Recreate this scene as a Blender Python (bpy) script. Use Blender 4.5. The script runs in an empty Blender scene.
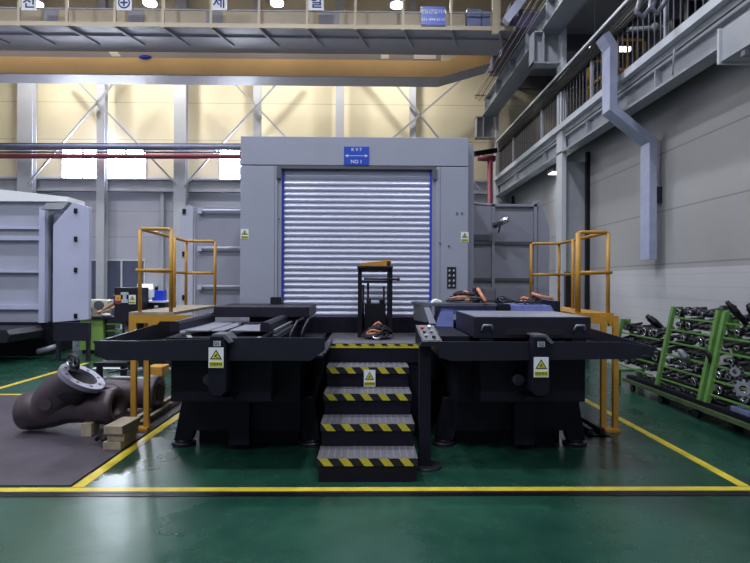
import bpy, bmesh, math, random
from mathutils import Vector, Matrix
random.seed(7)
PI = math.pi
SC = bpy.context.scene
COL = SC.collection

# ------------------------------------------------------------------ camera
F = 540.0
CAMZ = 1.66
cam_d = bpy.data.cameras.new('camera'); cam = bpy.data.objects.new('camera', cam_d); COL.objects.link(cam)
cam_d.sensor_width = 36; cam_d.lens = F * 36 / 750; cam_d.clip_start = .05; cam_d.clip_end = 200
CR = Matrix.Rotation(-.0148, 3, 'Z') @ Matrix.Rotation(PI/2 + .0009, 3, 'X') @ Matrix.Rotation(.0040, 3, 'Z')
cam.matrix_world = Matrix.Translation((0, 0, CAMZ)) @ CR.to_4x4()
SC.camera = cam

def at(px, py, Y):
    d = CR @ Vector((px - 375, 281.5 - py, -F))
    return Vector((0, 0, CAMZ)) + d * (Y / d.y)
def atx(px, Y): return at(px, 282, Y).x
def atz(py, Y, px=367): return at(px, py, Y).z

# ------------------------------------------------------------------ world, exposure, lights
w = bpy.data.worlds.new('world'); SC.world = w; w.use_nodes = True
bgn = w.node_tree.nodes['Background']; bgn.inputs[0].default_value = (.74, .79, 1.0, 1); bgn.inputs[1].default_value = .29
SC.view_settings.view_transform = 'Standard'; SC.view_settings.look = 'None'
SC.view_settings.gamma = 1; SC.view_settings.use_curve_mapping = False
SC.view_settings.exposure = -0.06
LAMP_W = 235.0           # watts of one high bay lamp
LAMP_COL = (.90, .93, 1.0)

# ------------------------------------------------------------------ materials
def mat(name, col, rough=.5, metal=0., var=.12, scale=6., bump=0., bscale=40., emit=None, es=0., coords='Object', spec=.5):
    m = bpy.data.materials.new(name); m.use_nodes = True
    nt = m.node_tree; N = nt.nodes; L = nt.links; b = N['Principled BSDF']
    b.inputs['Roughness'].default_value = rough; b.inputs['Metallic'].default_value = metal
    b.inputs['Specular IOR Level'].default_value = spec
    tc = N.new('ShaderNodeTexCoord')
    if var > 0:
        no = N.new('ShaderNodeTexNoise'); no.inputs['Scale'].default_value = scale; no.inputs['Detail'].default_value = 5
        L.new(tc.outputs[coords], no.inputs['Vector'])
        r = N.new('ShaderNodeValToRGB'); L.new(no.outputs['Fac'], r.inputs[0])
        r.color_ramp.elements[0].position = .3; r.color_ramp.elements[1].position = .7
        r.color_ramp.elements[0].color = tuple(c * (1 - var) for c in col) + (1,)
        r.color_ramp.elements[1].color = tuple(min(1, c * (1 + var)) for c in col) + (1,)
        L.new(r.outputs[0], b.inputs['Base Color'])
    else:
        b.inputs['Base Color'].default_value = col + (1,)
    if bump > 0:
        n2 = N.new('ShaderNodeTexNoise'); n2.inputs['Scale'].default_value = bscale; n2.inputs['Detail'].default_value = 3
        L.new(tc.outputs[coords], n2.inputs['Vector'])
        bp = N.new('ShaderNodeBump'); bp.inputs['Strength'].default_value = bump; bp.inputs['Distance'].default_value = .01
        L.new(n2.outputs['Fac'], bp.inputs['Height']); L.new(bp.outputs[0], b.inputs['Normal'])
    if emit:
        b.inputs['Emission Color'].default_value = emit + (1,); b.inputs['Emission Strength'].default_value = es
    return m

def lin(r, g, b):
    f = lambda c: ((c/255 + .055)/1.055)**2.4 if c/255 > .04045 else c/255/12.92
    return (f(r), f(g), f(b))

M = {}
M['enclosure'] = mat('enclosure_paint', lin(156, 160, 178), .45, 0, .04, 2)
M['enclosure2'] = mat('panel_paint', lin(146, 149, 164), .5, 0, .05, 2)
M['lightpanel'] = mat('light_panel_paint', lin(184, 188, 206), .5, 0, .04, 2)
M['slat'] = mat('roller_slat', lin(188, 192, 214), .36, .3, .04, 3)
M['navy'] = mat('dark_machine_paint', lin(23, 23, 38), .45, 0, .2, 8, spec=.4)
M['navy2'] = mat('machine_base_paint', lin(14, 14, 30), .6, 0, .25, 8, spec=.25)
M['black'] = mat('black_steel', lin(20, 19, 27), .38, .3, .3, 20)
M['darksteel'] = mat('dark_steel', lin(58, 56, 68), .4, .6, .3, 15)
M['greysteel'] = mat('grey_steel', lin(128, 130, 142), .45, .5, .15, 12)
M['brightsteel'] = mat('bright_steel', lin(190, 190, 200), .25, .9, .1, 10)
M['galv'] = mat('galvanised_duct', lin(165, 172, 200), .35, .2, .10, 5, coords='Object')
M['yellow'] = mat('yellow_paint', lin(182, 134, 48), .45, 0, .12, 9)
M['hazard'] = mat('hazard_yellow', lin(186, 176, 52), .5, 0, .1, 20)
M['hazardblack'] = mat('hazard_black', lin(22, 20, 28), .5, 0, .1, 20)
M['sticker_yellow'] = mat('sticker_yellow', lin(215, 215, 60), .5, 0, 0)
M['sticker_orange'] = mat('sticker_orange', lin(225, 160, 60), .5, 0, 0)
M['white'] = mat('white_plate', lin(225, 228, 232), .5, 0, 0)
M['ink'] = mat('black_ink', lin(20, 20, 25), .6, 0, 0)
M['blueink'] = mat('blue_ink', lin(45, 55, 130), .6, 0, 0)
M['signblue'] = mat('blue_sign', lin(35, 75, 190), .4, 0, .05)
M['railblue'] = mat('blue_guide', lin(45, 70, 190), .4, 0, .05)
M['fixblue'] = mat('blue_cast_paint', lin(122, 134, 200), .5, 0, .15, 10)
M['green'] = mat('green_rack_paint', lin(92, 134, 70), .45, 0, .12, 10)
M['olive'] = mat('dull_green_paint', lin(66, 84, 52), .6, 0, .25, 10)
M['palletface'] = mat('ground_pallet_face', lin(128, 130, 145), .45, .1, .12, 6)
M['wing'] = mat('wing_paint', lin(172, 176, 204), .5, 0, .04, 2)
M['cabgreen'] = mat('green_cabinet_paint', lin(135, 175, 85), .5, 0, .05)
M['gridsteel'] = mat('tread_plate', lin(105, 104, 112), .5, .4, .25, 60, bump=.6, bscale=120)
M['iron'] = mat('cast_iron', lin(66, 56, 64), .36, .15, .22, 7, bump=.25, bscale=60)
M['flange'] = mat('machined_flange', lin(140, 138, 156), .35, .6, .1, 20)
M['wood'] = mat('timber', lin(150, 138, 120), .8, 0, .2, 12)
M['copper'] = mat('orange_webbing', lin(188, 124, 96), .6, 0, .25, 25)
M['darkcloth'] = mat('dark_webbing', lin(40, 36, 44), .8, 0, .3, 25)
M['redpipe'] = mat('red_pipe_paint', lin(125, 55, 72), .45, 0, .1)
M['bluepipe'] = mat('grey_blue_pipe', lin(105, 115, 150), .45, 0, .1)
M['steelgrey'] = mat('grey_painted_steelwork', lin(148, 152, 160), .5, 0, .08, 3)
M['steeldk'] = mat('dark_painted_steelwork', lin(88, 90, 100), .5, 0, .1, 3)
M['steellight'] = mat('light_painted_steelwork', lin(182, 186, 194), .5, 0, .05, 3)
M['wallcol'] = mat('column_paint', lin(172, 176, 186), .5, 0, .04, 3)
M['cranebeige'] = mat('crane_beige_paint', lin(188, 174, 150), .5, 0, .07, .8)
M['craneorange'] = mat('crane_orange_paint', lin(228, 192, 138), .5, 0, .08, .8)
M['cranegrey'] = mat('crane_grey_paint', lin(150, 148, 160), .5, 0, .05, 1)
M['cream'] = mat('cream_machine_paint', lin(215, 215, 190), .5, 0, .05)
M['glassdark'] = mat('office_glass', lin(92, 98, 122), .3, 0, .1, 2)
M['blue'] = mat('blue_plastic', lin(25, 60, 190), .4, 0, .05)
M['shirt'] = mat('blue_shirt', lin(50, 85, 170), .8, 0, .1)
M['trousers'] = mat('dark_trousers', lin(40, 42, 60), .8, 0, .1)
M['skin'] = mat('skin', lin(190, 145, 125), .5, 0, .05)
M['hair'] = mat('hair', lin(25, 22, 24), .6, 0, .1)
M['red'] = mat('red_plastic', lin(200, 60, 60), .5, 0, 0)
M['lens'] = mat('lamp_lens', (1, 1, 1), .5, 0, 0, emit=(.88, .92, 1.0), es=14)
M['tube'] = mat('tube_lamp', (1, 1, 1), .5, 0, 0, emit=(.95, .97, 1.0), es=3)
M['daylight'] = mat('daylit_pane', (1, 1, 1), .4, 0, 0, emit=(.80, .87, 1.0), es=46.0)
M['screen'] = mat('lit_screen', (1, 1, 1), .4, 0, 0, emit=(.9, .95, 1.0), es=1.2)
M['ceil'] = mat('roof_sheet', lin(150, 145, 150), .7, 0, .06, 1)
M['truss'] = mat('roof_truss_paint', lin(90, 82, 125), .6, 0, .1, 2)

# floor: green epoxy, worn and wavy gloss
def floor_mat():
    m = bpy.data.materials.new('green_epoxy_floor'); m.use_nodes = True
    nt = m.node_tree; N = nt.nodes; L = nt.links; b = N['Principled BSDF']
    tc = N.new('ShaderNodeTexCoord')
    n1 = N.new('ShaderNodeTexNoise'); n1.inputs['Scale'].default_value = .8; n1.inputs['Detail'].default_value = 7; n1.inputs['Roughness'].default_value = .62
    L.new(tc.outputs['Object'], n1.inputs['Vector'])
    r = N.new('ShaderNodeValToRGB'); L.new(n1.outputs['Fac'], r.inputs[0])
    r.color_ramp.elements[0].position = .33; r.color_ramp.elements[0].color = lin(18, 52, 43) + (1,)
    r.color_ramp.elements[1].position = .68; r.color_ramp.elements[1].color = lin(34, 77, 62) + (1,)
    n3 = N.new('ShaderNodeTexNoise'); n3.inputs['Scale'].default_value = 9; n3.inputs['Detail'].default_value = 8; n3.inputs['Roughness'].default_value = .75
    L.new(tc.outputs['Object'], n3.inputs['Vector'])
    r3 = N.new('ShaderNodeValToRGB'); L.new(n3.outputs['Fac'], r3.inputs[0])
    r3.color_ramp.elements[0].position = .60; r3.color_ramp.elements[0].color = (0, 0, 0, 1)
    r3.color_ramp.elements[1].position = .85; r3.color_ramp.elements[1].color = (.3, .3, .3, 1)
    mx = N.new('ShaderNodeMixRGB'); L.new(r3.outputs[0], mx.inputs[0]); L.new(r.outputs[0], mx.inputs[1]); mx.inputs[2].default_value = lin(120, 135, 130) + (1,)
    L.new(mx.outputs[0], b.inputs['Base Color'])
    rr = N.new('ShaderNodeMapRange'); L.new(n1.outputs['Fac'], rr.inputs[0])
    rr.inputs[1].default_value = .3; rr.inputs[2].default_value = .7; rr.inputs[3].default_value = .2; rr.inputs[4].default_value = .34
    L.new(rr.outputs[0], b.inputs['Roughness'])
    b.inputs['Specular IOR Level'].default_value = .85
    n2 = N.new('ShaderNodeTexNoise'); n2.inputs['Scale'].default_value = 2.6; n2.inputs['Detail'].default_value = 3
    L.new(tc.outputs['Object'], n2.inputs['Vector'])
    bp = N.new('ShaderNodeBump'); bp.inputs['Strength'].default_value = .35; bp.inputs['Distance'].default_value = .02
    L.new(n2.outputs['Fac'], bp.inputs['Height']); L.new(bp.outputs[0], b.inputs['Normal'])
    return m
M['floor'] = floor_mat()

def plate_mat():
    m = mat('worn_steel_plate', lin(66, 60, 70), .5, .0, .3, 1.6, bump=.3, bscale=14)
    return m
M['plate'] = plate_mat()

def panel_wall(name, upper, lower, zsplit, seams, lap0, lap1, lap):
    """sheet cladding: two colours split at a height, joints at given heights and fine laps between lap0 and lap1"""
    m = bpy.data.materials.new(name); m.use_nodes = True
    nt = m.node_tree; N = nt.nodes; L = nt.links; b = N['Principled BSDF']; b.inputs['Roughness'].default_value = .55
    tc = N.new('ShaderNodeTexCoord'); sp = N.new('ShaderNodeSeparateXYZ'); L.new(tc.outputs['Object'], sp.inputs[0])
    def mth(op, a, c=None, d=None):
        n = N.new('ShaderNodeMath'); n.operation = op
        for i, v in enumerate((a, c, d)):
            if v is None: continue
            if isinstance(v, (int, float)): n.inputs[i].default_value = v
            else: L.new(v, n.inputs[i])
        return n.outputs[0]
    z = sp.outputs[2]
    no = N.new('ShaderNodeTexNoise'); no.inputs['Scale'].default_value = .7; no.inputs['Detail'].default_value = 6
    L.new(tc.outputs['Object'], no.inputs['Vector'])
    mx = N.new('ShaderNodeMixRGB'); L.new(mth('GREATER_THAN', z, zsplit), mx.inputs[0])
    mx.inputs[1].default_value = lower + (1,); mx.inputs[2].default_value = upper + (1,)
    v = N.new('ShaderNodeMapRange'); L.new(no.outputs['Fac'], v.inputs[0]); v.inputs[1].default_value = .3; v.inputs[2].default_value = .7
    v.inputs[3].default_value = .93; v.inputs[4].default_value = 1.05
    line = None
    for s in seams:
        l = mth('LESS_THAN', mth('ABSOLUTE', mth('SUBTRACT', z, s)), .012)
        line = l if line is None else mth('MAXIMUM', line, l)
    lp = mth('LESS_THAN', mth('FRACT', mth('DIVIDE', z, lap)), .07)
    lp = mth('MULTIPLY', lp, mth('MULTIPLY', mth('GREATER_THAN', z, lap0), mth('LESS_THAN', z, lap1)))
    lp = mth('MULTIPLY', lp, .35)
    line = mth('MAXIMUM', line, lp) if line is not None else lp
    sc = mth('MULTIPLY', v.outputs[0], mth('SUBTRACT', 1, mth('MULTIPLY', line, .35)))
    mul = N.new('ShaderNodeMixRGB'); mul.blend_type = 'MULTIPLY'; mul.inputs[0].default_value = 1
    L.new(mx.outputs[0], mul.inputs[1]); L.new(sc, mul.inputs[2]); L.new(mul.outputs[0], b.inputs['Base Color'])
    return m
M['wall_r'] = panel_wall('right_wall_cladding', lin(155, 155, 157), lin(181, 182, 187), 1.9, [1.98, 2.88, 3.86, 4.8], 0, 1.95, .2)
M['wall_b'] = panel_wall('back_wall_cladding', lin(212, 203, 176), lin(196, 196, 210), 5.3, [3.2, 4.1, 6.6, 7.9, 9.2], 0, .1, .2)  # cream above the split height, grey-white below
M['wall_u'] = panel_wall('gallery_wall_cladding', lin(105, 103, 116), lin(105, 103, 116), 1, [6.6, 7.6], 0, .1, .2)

# ------------------------------------------------------------------ mesh helpers
OFF = {}
def tag(o, label=None, cat=None, group=None, kind=None):
    if label: o['label'] = label
    if cat: o['category'] = cat
    if group: o['group'] = group
    if kind: o['kind'] = kind
    return o
def thing(name, loc, label, cat, group=None):
    o = bpy.data.objects.new(name, None); COL.objects.link(o); o.location = loc; o.empty_display_size = .1
    OFF[o.name] = Vector(loc)
    return tag(o, label, cat, group)

class B:
    def __init__(s): s.bm = bmesh.new(); s.mi = 0
    def _f(s, vs):
        try: f = s.bm.faces.new(vs); f.material_index = s.mi; return f
        except ValueError: return None
    def box(s, x0, x1, y0, y1, z0, z1, rot=None, piv=None):
        v = [Vector((x, y, z)) for z in (z0, z1) for y in (y0, y1) for x in (x0, x1)]
        if rot:
            R = rot if isinstance(rot, Matrix) else Matrix.Rotation(rot[0], 3, rot[1]); p = Vector(piv) if piv else Vector(((x0+x1)/2, (y0+y1)/2, (z0+z1)/2))
            v = [R @ (q - p) + p for q in v]
        v = [s.bm.verts.new(q) for q in v]
        for f in ((0,2,3,1),(4,5,7,6),(0,1,5,4),(2,6,7,3),(0,4,6,2),(1,3,7,5)): s._f([v[i] for i in f])
        return s
    def prism(s, pts, axis, a, b):
        """pts 2D in the other two axes (x,z for y; y,z for x; x,y for z)"""
        def P(p, t): return {'x': (t, p[0], p[1]), 'y': (p[0], t, p[1]), 'z': (p[0], p[1], t)}[axis]
        A = [s.bm.verts.new(P(p, a)) for p in pts]; C = [s.bm.verts.new(P(p, b)) for p in pts]
        n = len(pts); s._f(A); s._f(C[::-1])
        for i in range(n): s._f([A[i], C[i], C[(i+1) % n], A[(i+1) % n]])
        return s
    def loft(s, rings, cap=True):
        R = [[s.bm.verts.new(p) for p in r] for r in rings]; n = len(R[0])
        for a, b in zip(R, R[1:]):
            for i in range(n):
                f = s._f([a[i], a[(i+1) % n], b[(i+1) % n], b[i]])
                if f: f.smooth = s.sm
        if cap: s._f(R[0][::-1]); s._f(R[-1])
        return s
    sm = True
    def cyl(s, p0, p1, r, r1=None, n=12, cap=True):
        p0, p1 = Vector(p0), Vector(p1); r1 = r if r1 is None else r1
        q = (p1 - p0).to_track_quat('Z', 'Y')
        ring = lambda c, rr: [c + q @ Vector((rr*math.cos(2*PI*i/n), rr*math.sin(2*PI*i/n), 0)) for i in range(n)]
        return s.loft([ring(p0, r), ring(p1, r1)], cap)
    def lathe(s, p0, d, prof, n=20, closed=False):
        """prof: (distance along d, radius); closed joins last ring to first (hollow bodies)"""
        p0, d = Vector(p0), Vector(d).normalized(); q = d.to_track_quat('Z', 'Y')
        rings = [[p0 + d*t + q @ Vector((rr*math.cos(2*PI*i/n), rr*math.sin(2*PI*i/n), 0)) for i in range(n)] for t, rr in prof]
        if closed:
            R = [[s.bm.verts.new(p) for p in r] for r in rings]
            for k in range(len(R)):
                a, b = R[k], R[(k+1) % len(R)]
                for i in range(n):
                    f = s._f([a[i], a[(i+1) % n], b[(i+1) % n], b[i]])
                    if f: f.smooth = s.sm
            return s
        return s.loft(rings)
    def tube(s, pts, r, n=8):
        pts = [Vector(p) for p in pts]
        ts = []
        for i in range(len(pts)):
            a = pts[max(0, i-1)]; b = pts[min(len(pts)-1, i+1)]; ts.append((b - a).normalized())
        q = ts[0].to_track_quat('Z', 'Y'); rings = []
        prev = ts[0]
        for p, t in zip(pts, ts):
            q = prev.rotation_difference(t) @ q; prev = t
            rings.append([p + q @ Vector((r*math.cos(2*PI*i/n), r*math.sin(2*PI*i/n), 0)) for i in range(n)])
        return s.loft(rings)
    def sqtube(s, p0, p1, w, h=None, up=(0,0,1)):
        """square bar between two points"""
        h = h or w; p0, p1 = Vector(p0), Vector(p1); d = (p1 - p0).normalized()
        u = Vector(up); 
        if abs(d.dot(u)) > .98: u = Vector((0, 1, 0))
        x = d.cross(u).normalized(); z = x.cross(d)
        ring = lambda c: [c + x*a*w/2 + z*b*h/2 for a, b in ((-1,-1),(1,-1),(1,1),(-1,1))]
        sm = s.sm; s.sm = False; s.loft([ring(p0), ring(p1)]); s.sm = sm
        return s
    def quad(s, a, b, c, d): s._f([s.bm.verts.new(Vector(p)) for p in (a, b, c, d)]); return s
    def sphere(s, c, r, sc=(1,1,1), n=12):
        c = Vector(c); rings = []
        for k in range(1, n):
            t = PI*k/n; rings.append([c + Vector((r*sc[0]*math.sin(t)*math.cos(2*PI*i/n), r*sc[1]*math.sin(t)*math.sin(2*PI*i/n), -r*sc[2]*math.cos(t))) for i in range(n)])
        return s.loft(rings)
    def build(s, name, mats, parent=None, bevel=0, loc=None):
        bmesh.ops.recalc_face_normals(s.bm, faces=s.bm.faces)
        if parent is not None: off = OFF[parent.name]
        elif loc is not None: off = Vector(loc)
        else:
            vs = [v.co for v in s.bm.verts]
            off = Vector(((min(v.x for v in vs)+max(v.x for v in vs))/2, (min(v.y for v in vs)+max(v.y for v in vs))/2, min(v.z for v in vs)))
        bmesh.ops.translate(s.bm, vec=-off, verts=s.bm.verts)
        me = bpy.data.meshes.new(name); s.bm.to_mesh(me); s.bm.free()
        for m in (mats if isinstance(mats, (list, tuple)) else [mats]): me.materials.append(m if not isinstance(m, str) else M[m])
        o = bpy.data.objects.new(name, me); COL.objects.link(o)
        if parent is not None: o.parent = parent
        else: o.location = off
        OFF[o.name] = off
        if bevel:
            b = o.modifiers.new('bevel', 'BEVEL'); b.width = bevel; b.segments = 2; b.limit_method = 'ANGLE'
        return o

KIDS = {}
def copy_tree(o, parent=None):
    c = o.copy(); COL.objects.link(c)
    if parent is not None: c.parent = parent
    OFF[c.name] = OFF.get(o.name, Vector())
    for ch in list(o.children): copy_tree(ch, c)
    return c

def text(name, s, size, center, parent, m, rot=(PI/2, 0, 0), depth=.002, align='CENTER'):
    cu = bpy.data.curves.new(name, 'FONT'); cu.body = s; cu.size = size; cu.align_x = align; cu.align_y = 'CENTER'; cu.extrude = depth/2; cu.offset = size*.012
    t = bpy.data.objects.new('tmp_text', cu); COL.objects.link(t)
    bpy.context.view_layer.update()
    me = bpy.data.meshes.new_from_object(t.evaluated_get(bpy.context.evaluated_depsgraph_get()))
    bpy.data.objects.remove(t); bpy.data.curves.remove(cu)
    R = Matrix.Rotation(rot[2], 4, 'Z') @ Matrix.Rotation(rot[0], 4, 'X')
    me.transform(Matrix.Translation(Vector(center) - OFF[parent.name]) @ R)
    me.materials.clear(); me.materials.append(M[m]); me.name = name
    o = bpy.data.objects.new(name, me); COL.objects.link(o); o.parent = parent; OFF[o.name] = OFF[parent.name]
    return o

def warning_sign(parent, cx, y, cz, wd, ht, kind='hand', words='안전주의'):
    """white plate with a yellow warning triangle above a yellow caption bar, facing -Y; a part with its own marks"""
    p = B().box(cx-wd/2, cx+wd/2, y-.003, y, cz-ht/2, cz+ht/2).build('warning_sign', 'white', parent)
    yy = y - .0045; t = wd*.40; c = cz + ht*.16; hh = ht*.24
    B().prism([(cx-t, c-hh), (cx+t, c-hh), (cx, c+hh)], 'y', yy, yy+.001).build('triangle_border', 'ink', p)
    yy -= .0015; k = .70
    B().prism([(cx-t*k, c-hh*.8), (cx+t*k, c-hh*.8), (cx, c+hh*.62)], 'y', yy, yy+.001).build('triangle', 'sticker_yellow', p)
    yy -= .0015
    b = B()
    if kind == 'hand':
        b.prism([(cx-t*.38, c-hh*.6), (cx-t*.18, c-hh*.6), (cx+t*.25, c-hh*.05), (cx+t*.05, c+hh*.15), (cx-t*.1, c-hh*.1)], 'y', yy, yy+.001)
        b.prism([(cx, c-hh*.62), (cx+t*.42, c-hh*.62), (cx+t*.42, c-hh*.5), (cx, c-hh*.5)], 'y', yy, yy+.001)
    else:
        b.prism([(cx-t*.07, c-hh*.1), (cx+t*.07, c-hh*.1), (cx+t*.1, c+hh*.35), (cx-t*.1, c+hh*.35)], 'y', yy, yy+.001)
        b.prism([(cx-t*.3, c-hh*.65), (cx+t*.3, c-hh*.65), (cx+t*.12, c-hh*.15), (cx-t*.12, c-hh*.15)], 'y', yy, yy+.001)
    b.build('pictogram', 'ink', p)
    B().box(cx-wd*.45, cx+wd*.45, y-.0045, y-.003, cz-ht*.45, cz-ht*.2).build('caption_bar', 'sticker_yellow', p)
    text('caption', words, ht*.17, (cx, y-.0065, cz-ht*.325), p, 'ink')
    return p

def hull_strip(b, path, w, h):
    """flat-bar polyline"""
    for a, c in zip(path, path[1:]): b.sqtube(a, c, w, h)

# ================================================================== SETTING
XW, YB = 5.0, 19.0     # right wall, back wall
XL = -15.0
YF = -10.0
tag(B().box(XL, 8, YF, YB, -.2, 0).build('floor', 'floor'), kind='structure')
tag(B().box(XW, XW+.12, YF, YB, 0, 5.0).build('wall_right', 'wall_r', loc=(0,0,0)), kind='structure')
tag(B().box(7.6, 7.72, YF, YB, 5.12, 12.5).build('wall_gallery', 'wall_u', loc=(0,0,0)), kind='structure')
b = B()   # back wall with two daylight openings left as panes set into it
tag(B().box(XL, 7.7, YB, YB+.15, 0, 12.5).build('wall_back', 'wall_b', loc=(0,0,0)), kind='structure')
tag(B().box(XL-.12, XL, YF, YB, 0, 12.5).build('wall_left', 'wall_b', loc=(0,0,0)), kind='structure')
tag(B().box(XL, 7.7, YF, YB, 12.5, 12.6).build('ceiling', 'ceil', loc=(0,0,0)), kind='structure')
tag(B().box(4.7, 7.6, YF, YB, 8.7, 8.8).build('ceiling_gallery', 'steelgrey', loc=(0,0,0)), kind='structure')
# gallery deck on top of the side rooms
tag(B().box(4.45, 7.6, YF, YB, 4.98, 5.10).build('trim_gallery_deck', 'steeldk', loc=(0,0,0)), kind='structure')

# windows on the back wall
yb = YB
def wall_window(n, xs, y0, y1, pane, frame='steellight', t=.05):
    z1, z0 = atz(y0, yb), atz(y1, yb); X = [atx(x, yb) for x in xs]
    f = B(); d0, d1 = yb-.06, yb-.003
    f.box(X[0]-t, X[-1]+t, d0, d1, z1, z1+t).box(X[0]-t, X[-1]+t, d0, d1, z0-t, z0)
    for x in X: f.box(x-t/2, x+t/2, d0, d1, z0, z1)
    fo = tag(f.build('window_%d' % n, frame), kind='structure')
    for a, c in zip(X, X[1:]): B().box(a+t/2, c-t/2, yb-.03, yb-.01, z0, z1).build('pane', pane, fo)
wall_window(1, [62, 83, 101, 126, 146], 148, 180, 'daylight')
wall_window(2, [219, 240, 262], 151, 182, 'daylight')
wall_window(3, [74, 90, 104, 122, 145], 262, 338, 'glassdark', 'white')

# girts, columns and braces on the back wall
zb0, zb1 = atz(193, yb-.4), atz(180, yb-.4)
tag(B().box(XL, 4.2, yb-.42, yb-.16, zb0, zb0+.05).box(XL, 4.2, yb-.42, yb-.16, zb1-.05, zb1).box(XL, 4.2, yb-.32, yb-.28, zb0, zb1).build('trim_1', 'steelgrey'), kind='structure')
def hcol(x0, x1, y, z0, z1, name, m='wallcol', d=.22):
    b = B(); b.box(x0, x1, y, y+.02, z0, z1).box(x0, x1, y+d, y+d+.02, z0, z1).box((x0+x1)/2-.01, (x0+x1)/2+.01, y+.02, y+d, z0, z1)
    return b.build(name, m)
for i, (a, c, lo) in enumerate([(18, 33, 0), (97, 105, 0), (174, 186, 0), (253, 260, 0), (335, 343, 0), (409, 415, 0), (-60, -50, 0)]):
    o = hcol(atx(a, yb-.6), atx(c, yb-.6), yb-.68, lo, 12.4, 'trim_column', 'wallcol'); tag(o, kind='structure')
for i, (a, c) in enumerate([(158, 162), (40, 45)]):
    tag(hcol(atx(a, yb-.4), atx(c, yb-.4), yb-.27, 0, zb0, 'trim_post', 'wallcol', .1), kind='structure')
# X braces: long flat bars in front of the wall
def brace(pa, pb, lab, n=2):
    a, c = at(*pa, yb-.8), at(*pb, yb-.8)
    tag(B().sqtube(a, c, .07, .05).build('wall_brace', 'steelgrey'), lab, 'brace', 'diagonal wall braces')
brace((176, 184), (60, 63), 'long diagonal steel brace falling to the right above left windows')
brace((28, 184), (133, 60), 'long diagonal steel brace rising to the right above left windows')
brace((184, 186), (296, 62), 'diagonal steel brace rising to the right behind the enclosure top-left')
brace((332, 186), (216, 64), 'diagonal steel brace falling to the right behind the enclosure top-left')
brace((346, 178), (470, 72), 'diagonal steel brace rising to the right above enclosure top-right')
brace((480, 190), (375, 58), 'diagonal steel brace falling to the right above enclosure top-right')
# pipes along the back wall
yp = yb - 1.0
for (ya, yb2, x0, x1, m, nm, lab) in [(147, 147.5, -10, 246, 'bluepipe', 'pipe', 'grey blue pipe running along back wall above the red pipe'),
                          (156, 156.5, -10, 246, 'redpipe', 'pipe', 'dark red pipe running along back wall across the windows')]:
    b = B(); b.cyl(at(x0, ya, yp), at(x1, yb2, yp), .085 if m == 'redpipe' else .10)
    tag(b.build(nm, m), lab, 'pipe')
b = B(); b.cyl(at(-10, 152, yp+.1), at(246, 152.5, yp+.1), .03); b.cyl(at(-10, 143.5, yp+.1), at(246, 144, yp+.1), .025)
tag(b.build('conduit', 'steeldk'), 'pair of thin conduits clipped beside back wall pipes', 'conduit')
yq = 17.6
t = thing('pipe', at(490, 198, yq), 'dark red pipe with a tee and a drop at right of enclosure', 'pipe')
B().cyl(at(478, 158, yq), at(495, 158.7, yq), .1).build('header', 'redpipe', t)
B().cyl(at(490, 160, yq), (at(490, 160, yq).x, yq, 0), .085).build('drop_pipe', 'redpipe', t)
# pipe hooks / lamp brackets on columns
for x, y in ((12, 140), (92, 138), (172, 143), (8, 136)):
    pass

# ================================================================== RIGHT SIDE STEELWORK
YA, YC = 12.05, 18.3
XC = 4.35
def main_column(y, z1, z0=0):
    b = B()
    b.box(XC, XC+.03, y, y+.34, z0, z1).box(XW-.06, XW-.03, y, y+.34, z0, z1).box(XC+.03, XW-.06, y+.16, y+.18, z0, z1)
    return tag(b.build('trim_main_column', 'steelgrey'), kind='structure')
def col2(y):
    # crane column: bright inner flange, box web to the wall
    b = B(); b.box(4.36, 4.46, y, y+.35, 0, 8.6)
    o = tag(b.build('trim_crane_column', 'steellight'), kind='structure')
    o = tag(B().box(4.461, XW-.002, y+.1, y+.16, 0, 4.4).build('trim_column_web', 'steelgrey'), kind='structure')
    tag(B().box(XW-.08, XW-.002, y-.01, y+.09, 0, 4.6).build('trim_wall_joint', 'black'), kind='structure')
col2(YA); col2(YC)
col2(YA-6.25*1.9)
# gallery fascia
zt, zl = 1.66+.825*4.3, 1.66+.797*4.3
tag(B().box(4.29, 4.45, YF, YC, zl, zt).build('trim_gallery_fascia', 'steellight'), kind='structure')
b = B(); b.box(4.40, 4.44, YF, YC-.1, 4.99, zl-.002)
tag(b.build('trim_fascia_lip', 'steelgrey'), kind='structure')
b = B(); zg = 1.66+.672*4.35
b.box(4.36, 4.60, YF, YC, zg, zg+.04).box(4.50, 4.53, YF, YC, zg+.04, 4.975).box(4.42, 4.60, YF, YC, 4.93, 4.975)
for y in [3.0+i*2.6 for i in range(6)]: b.box(4.40, 4.50, y, y+.03, zg+.04, 4.93)
tag(b.build('trim_gallery_girder', 'steelgrey'), kind='structure')
# soffit joists beneath the deck next to the wall
# railing
g = thing('gallery_railing', (4.33, 8, zt), 'long grey steel railing with vertical bars along the upper gallery', 'railing')
zh = 1.66+1.10*4.25
B().box(4.25, 4.33, 1.0, 17.8, zh-.05, zh).build('handrail', 'steellight', g)
B().box(4.33, 4.42, 1.0, 17.8, zh-.36, zh-.08).build('cable_tray', 'ink', g)
B().box(4.34, 4.37, 1.0, 17.8, zt+.02, zt+.05).build('bottom_rail', 'steelgrey', g)
y = 3.2; k = 0
proto = None
while y < 17.7 and k < 96:
    if proto is None:
        proto = B().box(4.348, 4.362, y, y+.014, zt+.05, zh-.36).build('baluster', 'steeldk', g); y0 = y
    else:
        c = proto.copy(); COL.objects.link(c); c.location = (0, y-y0, 0)
    y += .17; k += 1
for y in (5.2, 7.8, 10.4, 13.4, 16.0):
    B().box(4.33, 4.38, y, y+.05, zt, zh-.05).build('post', 'steelgrey', g)
b = B()
for j in range(5):
    pts = [(4.22+.015*j, y, zh-.14-.05*j+.02*math.sin(y*2.3+j)) for y in [2+.5*i for i in range(32)]]
    b.tube(pts, .012, 6)
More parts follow.
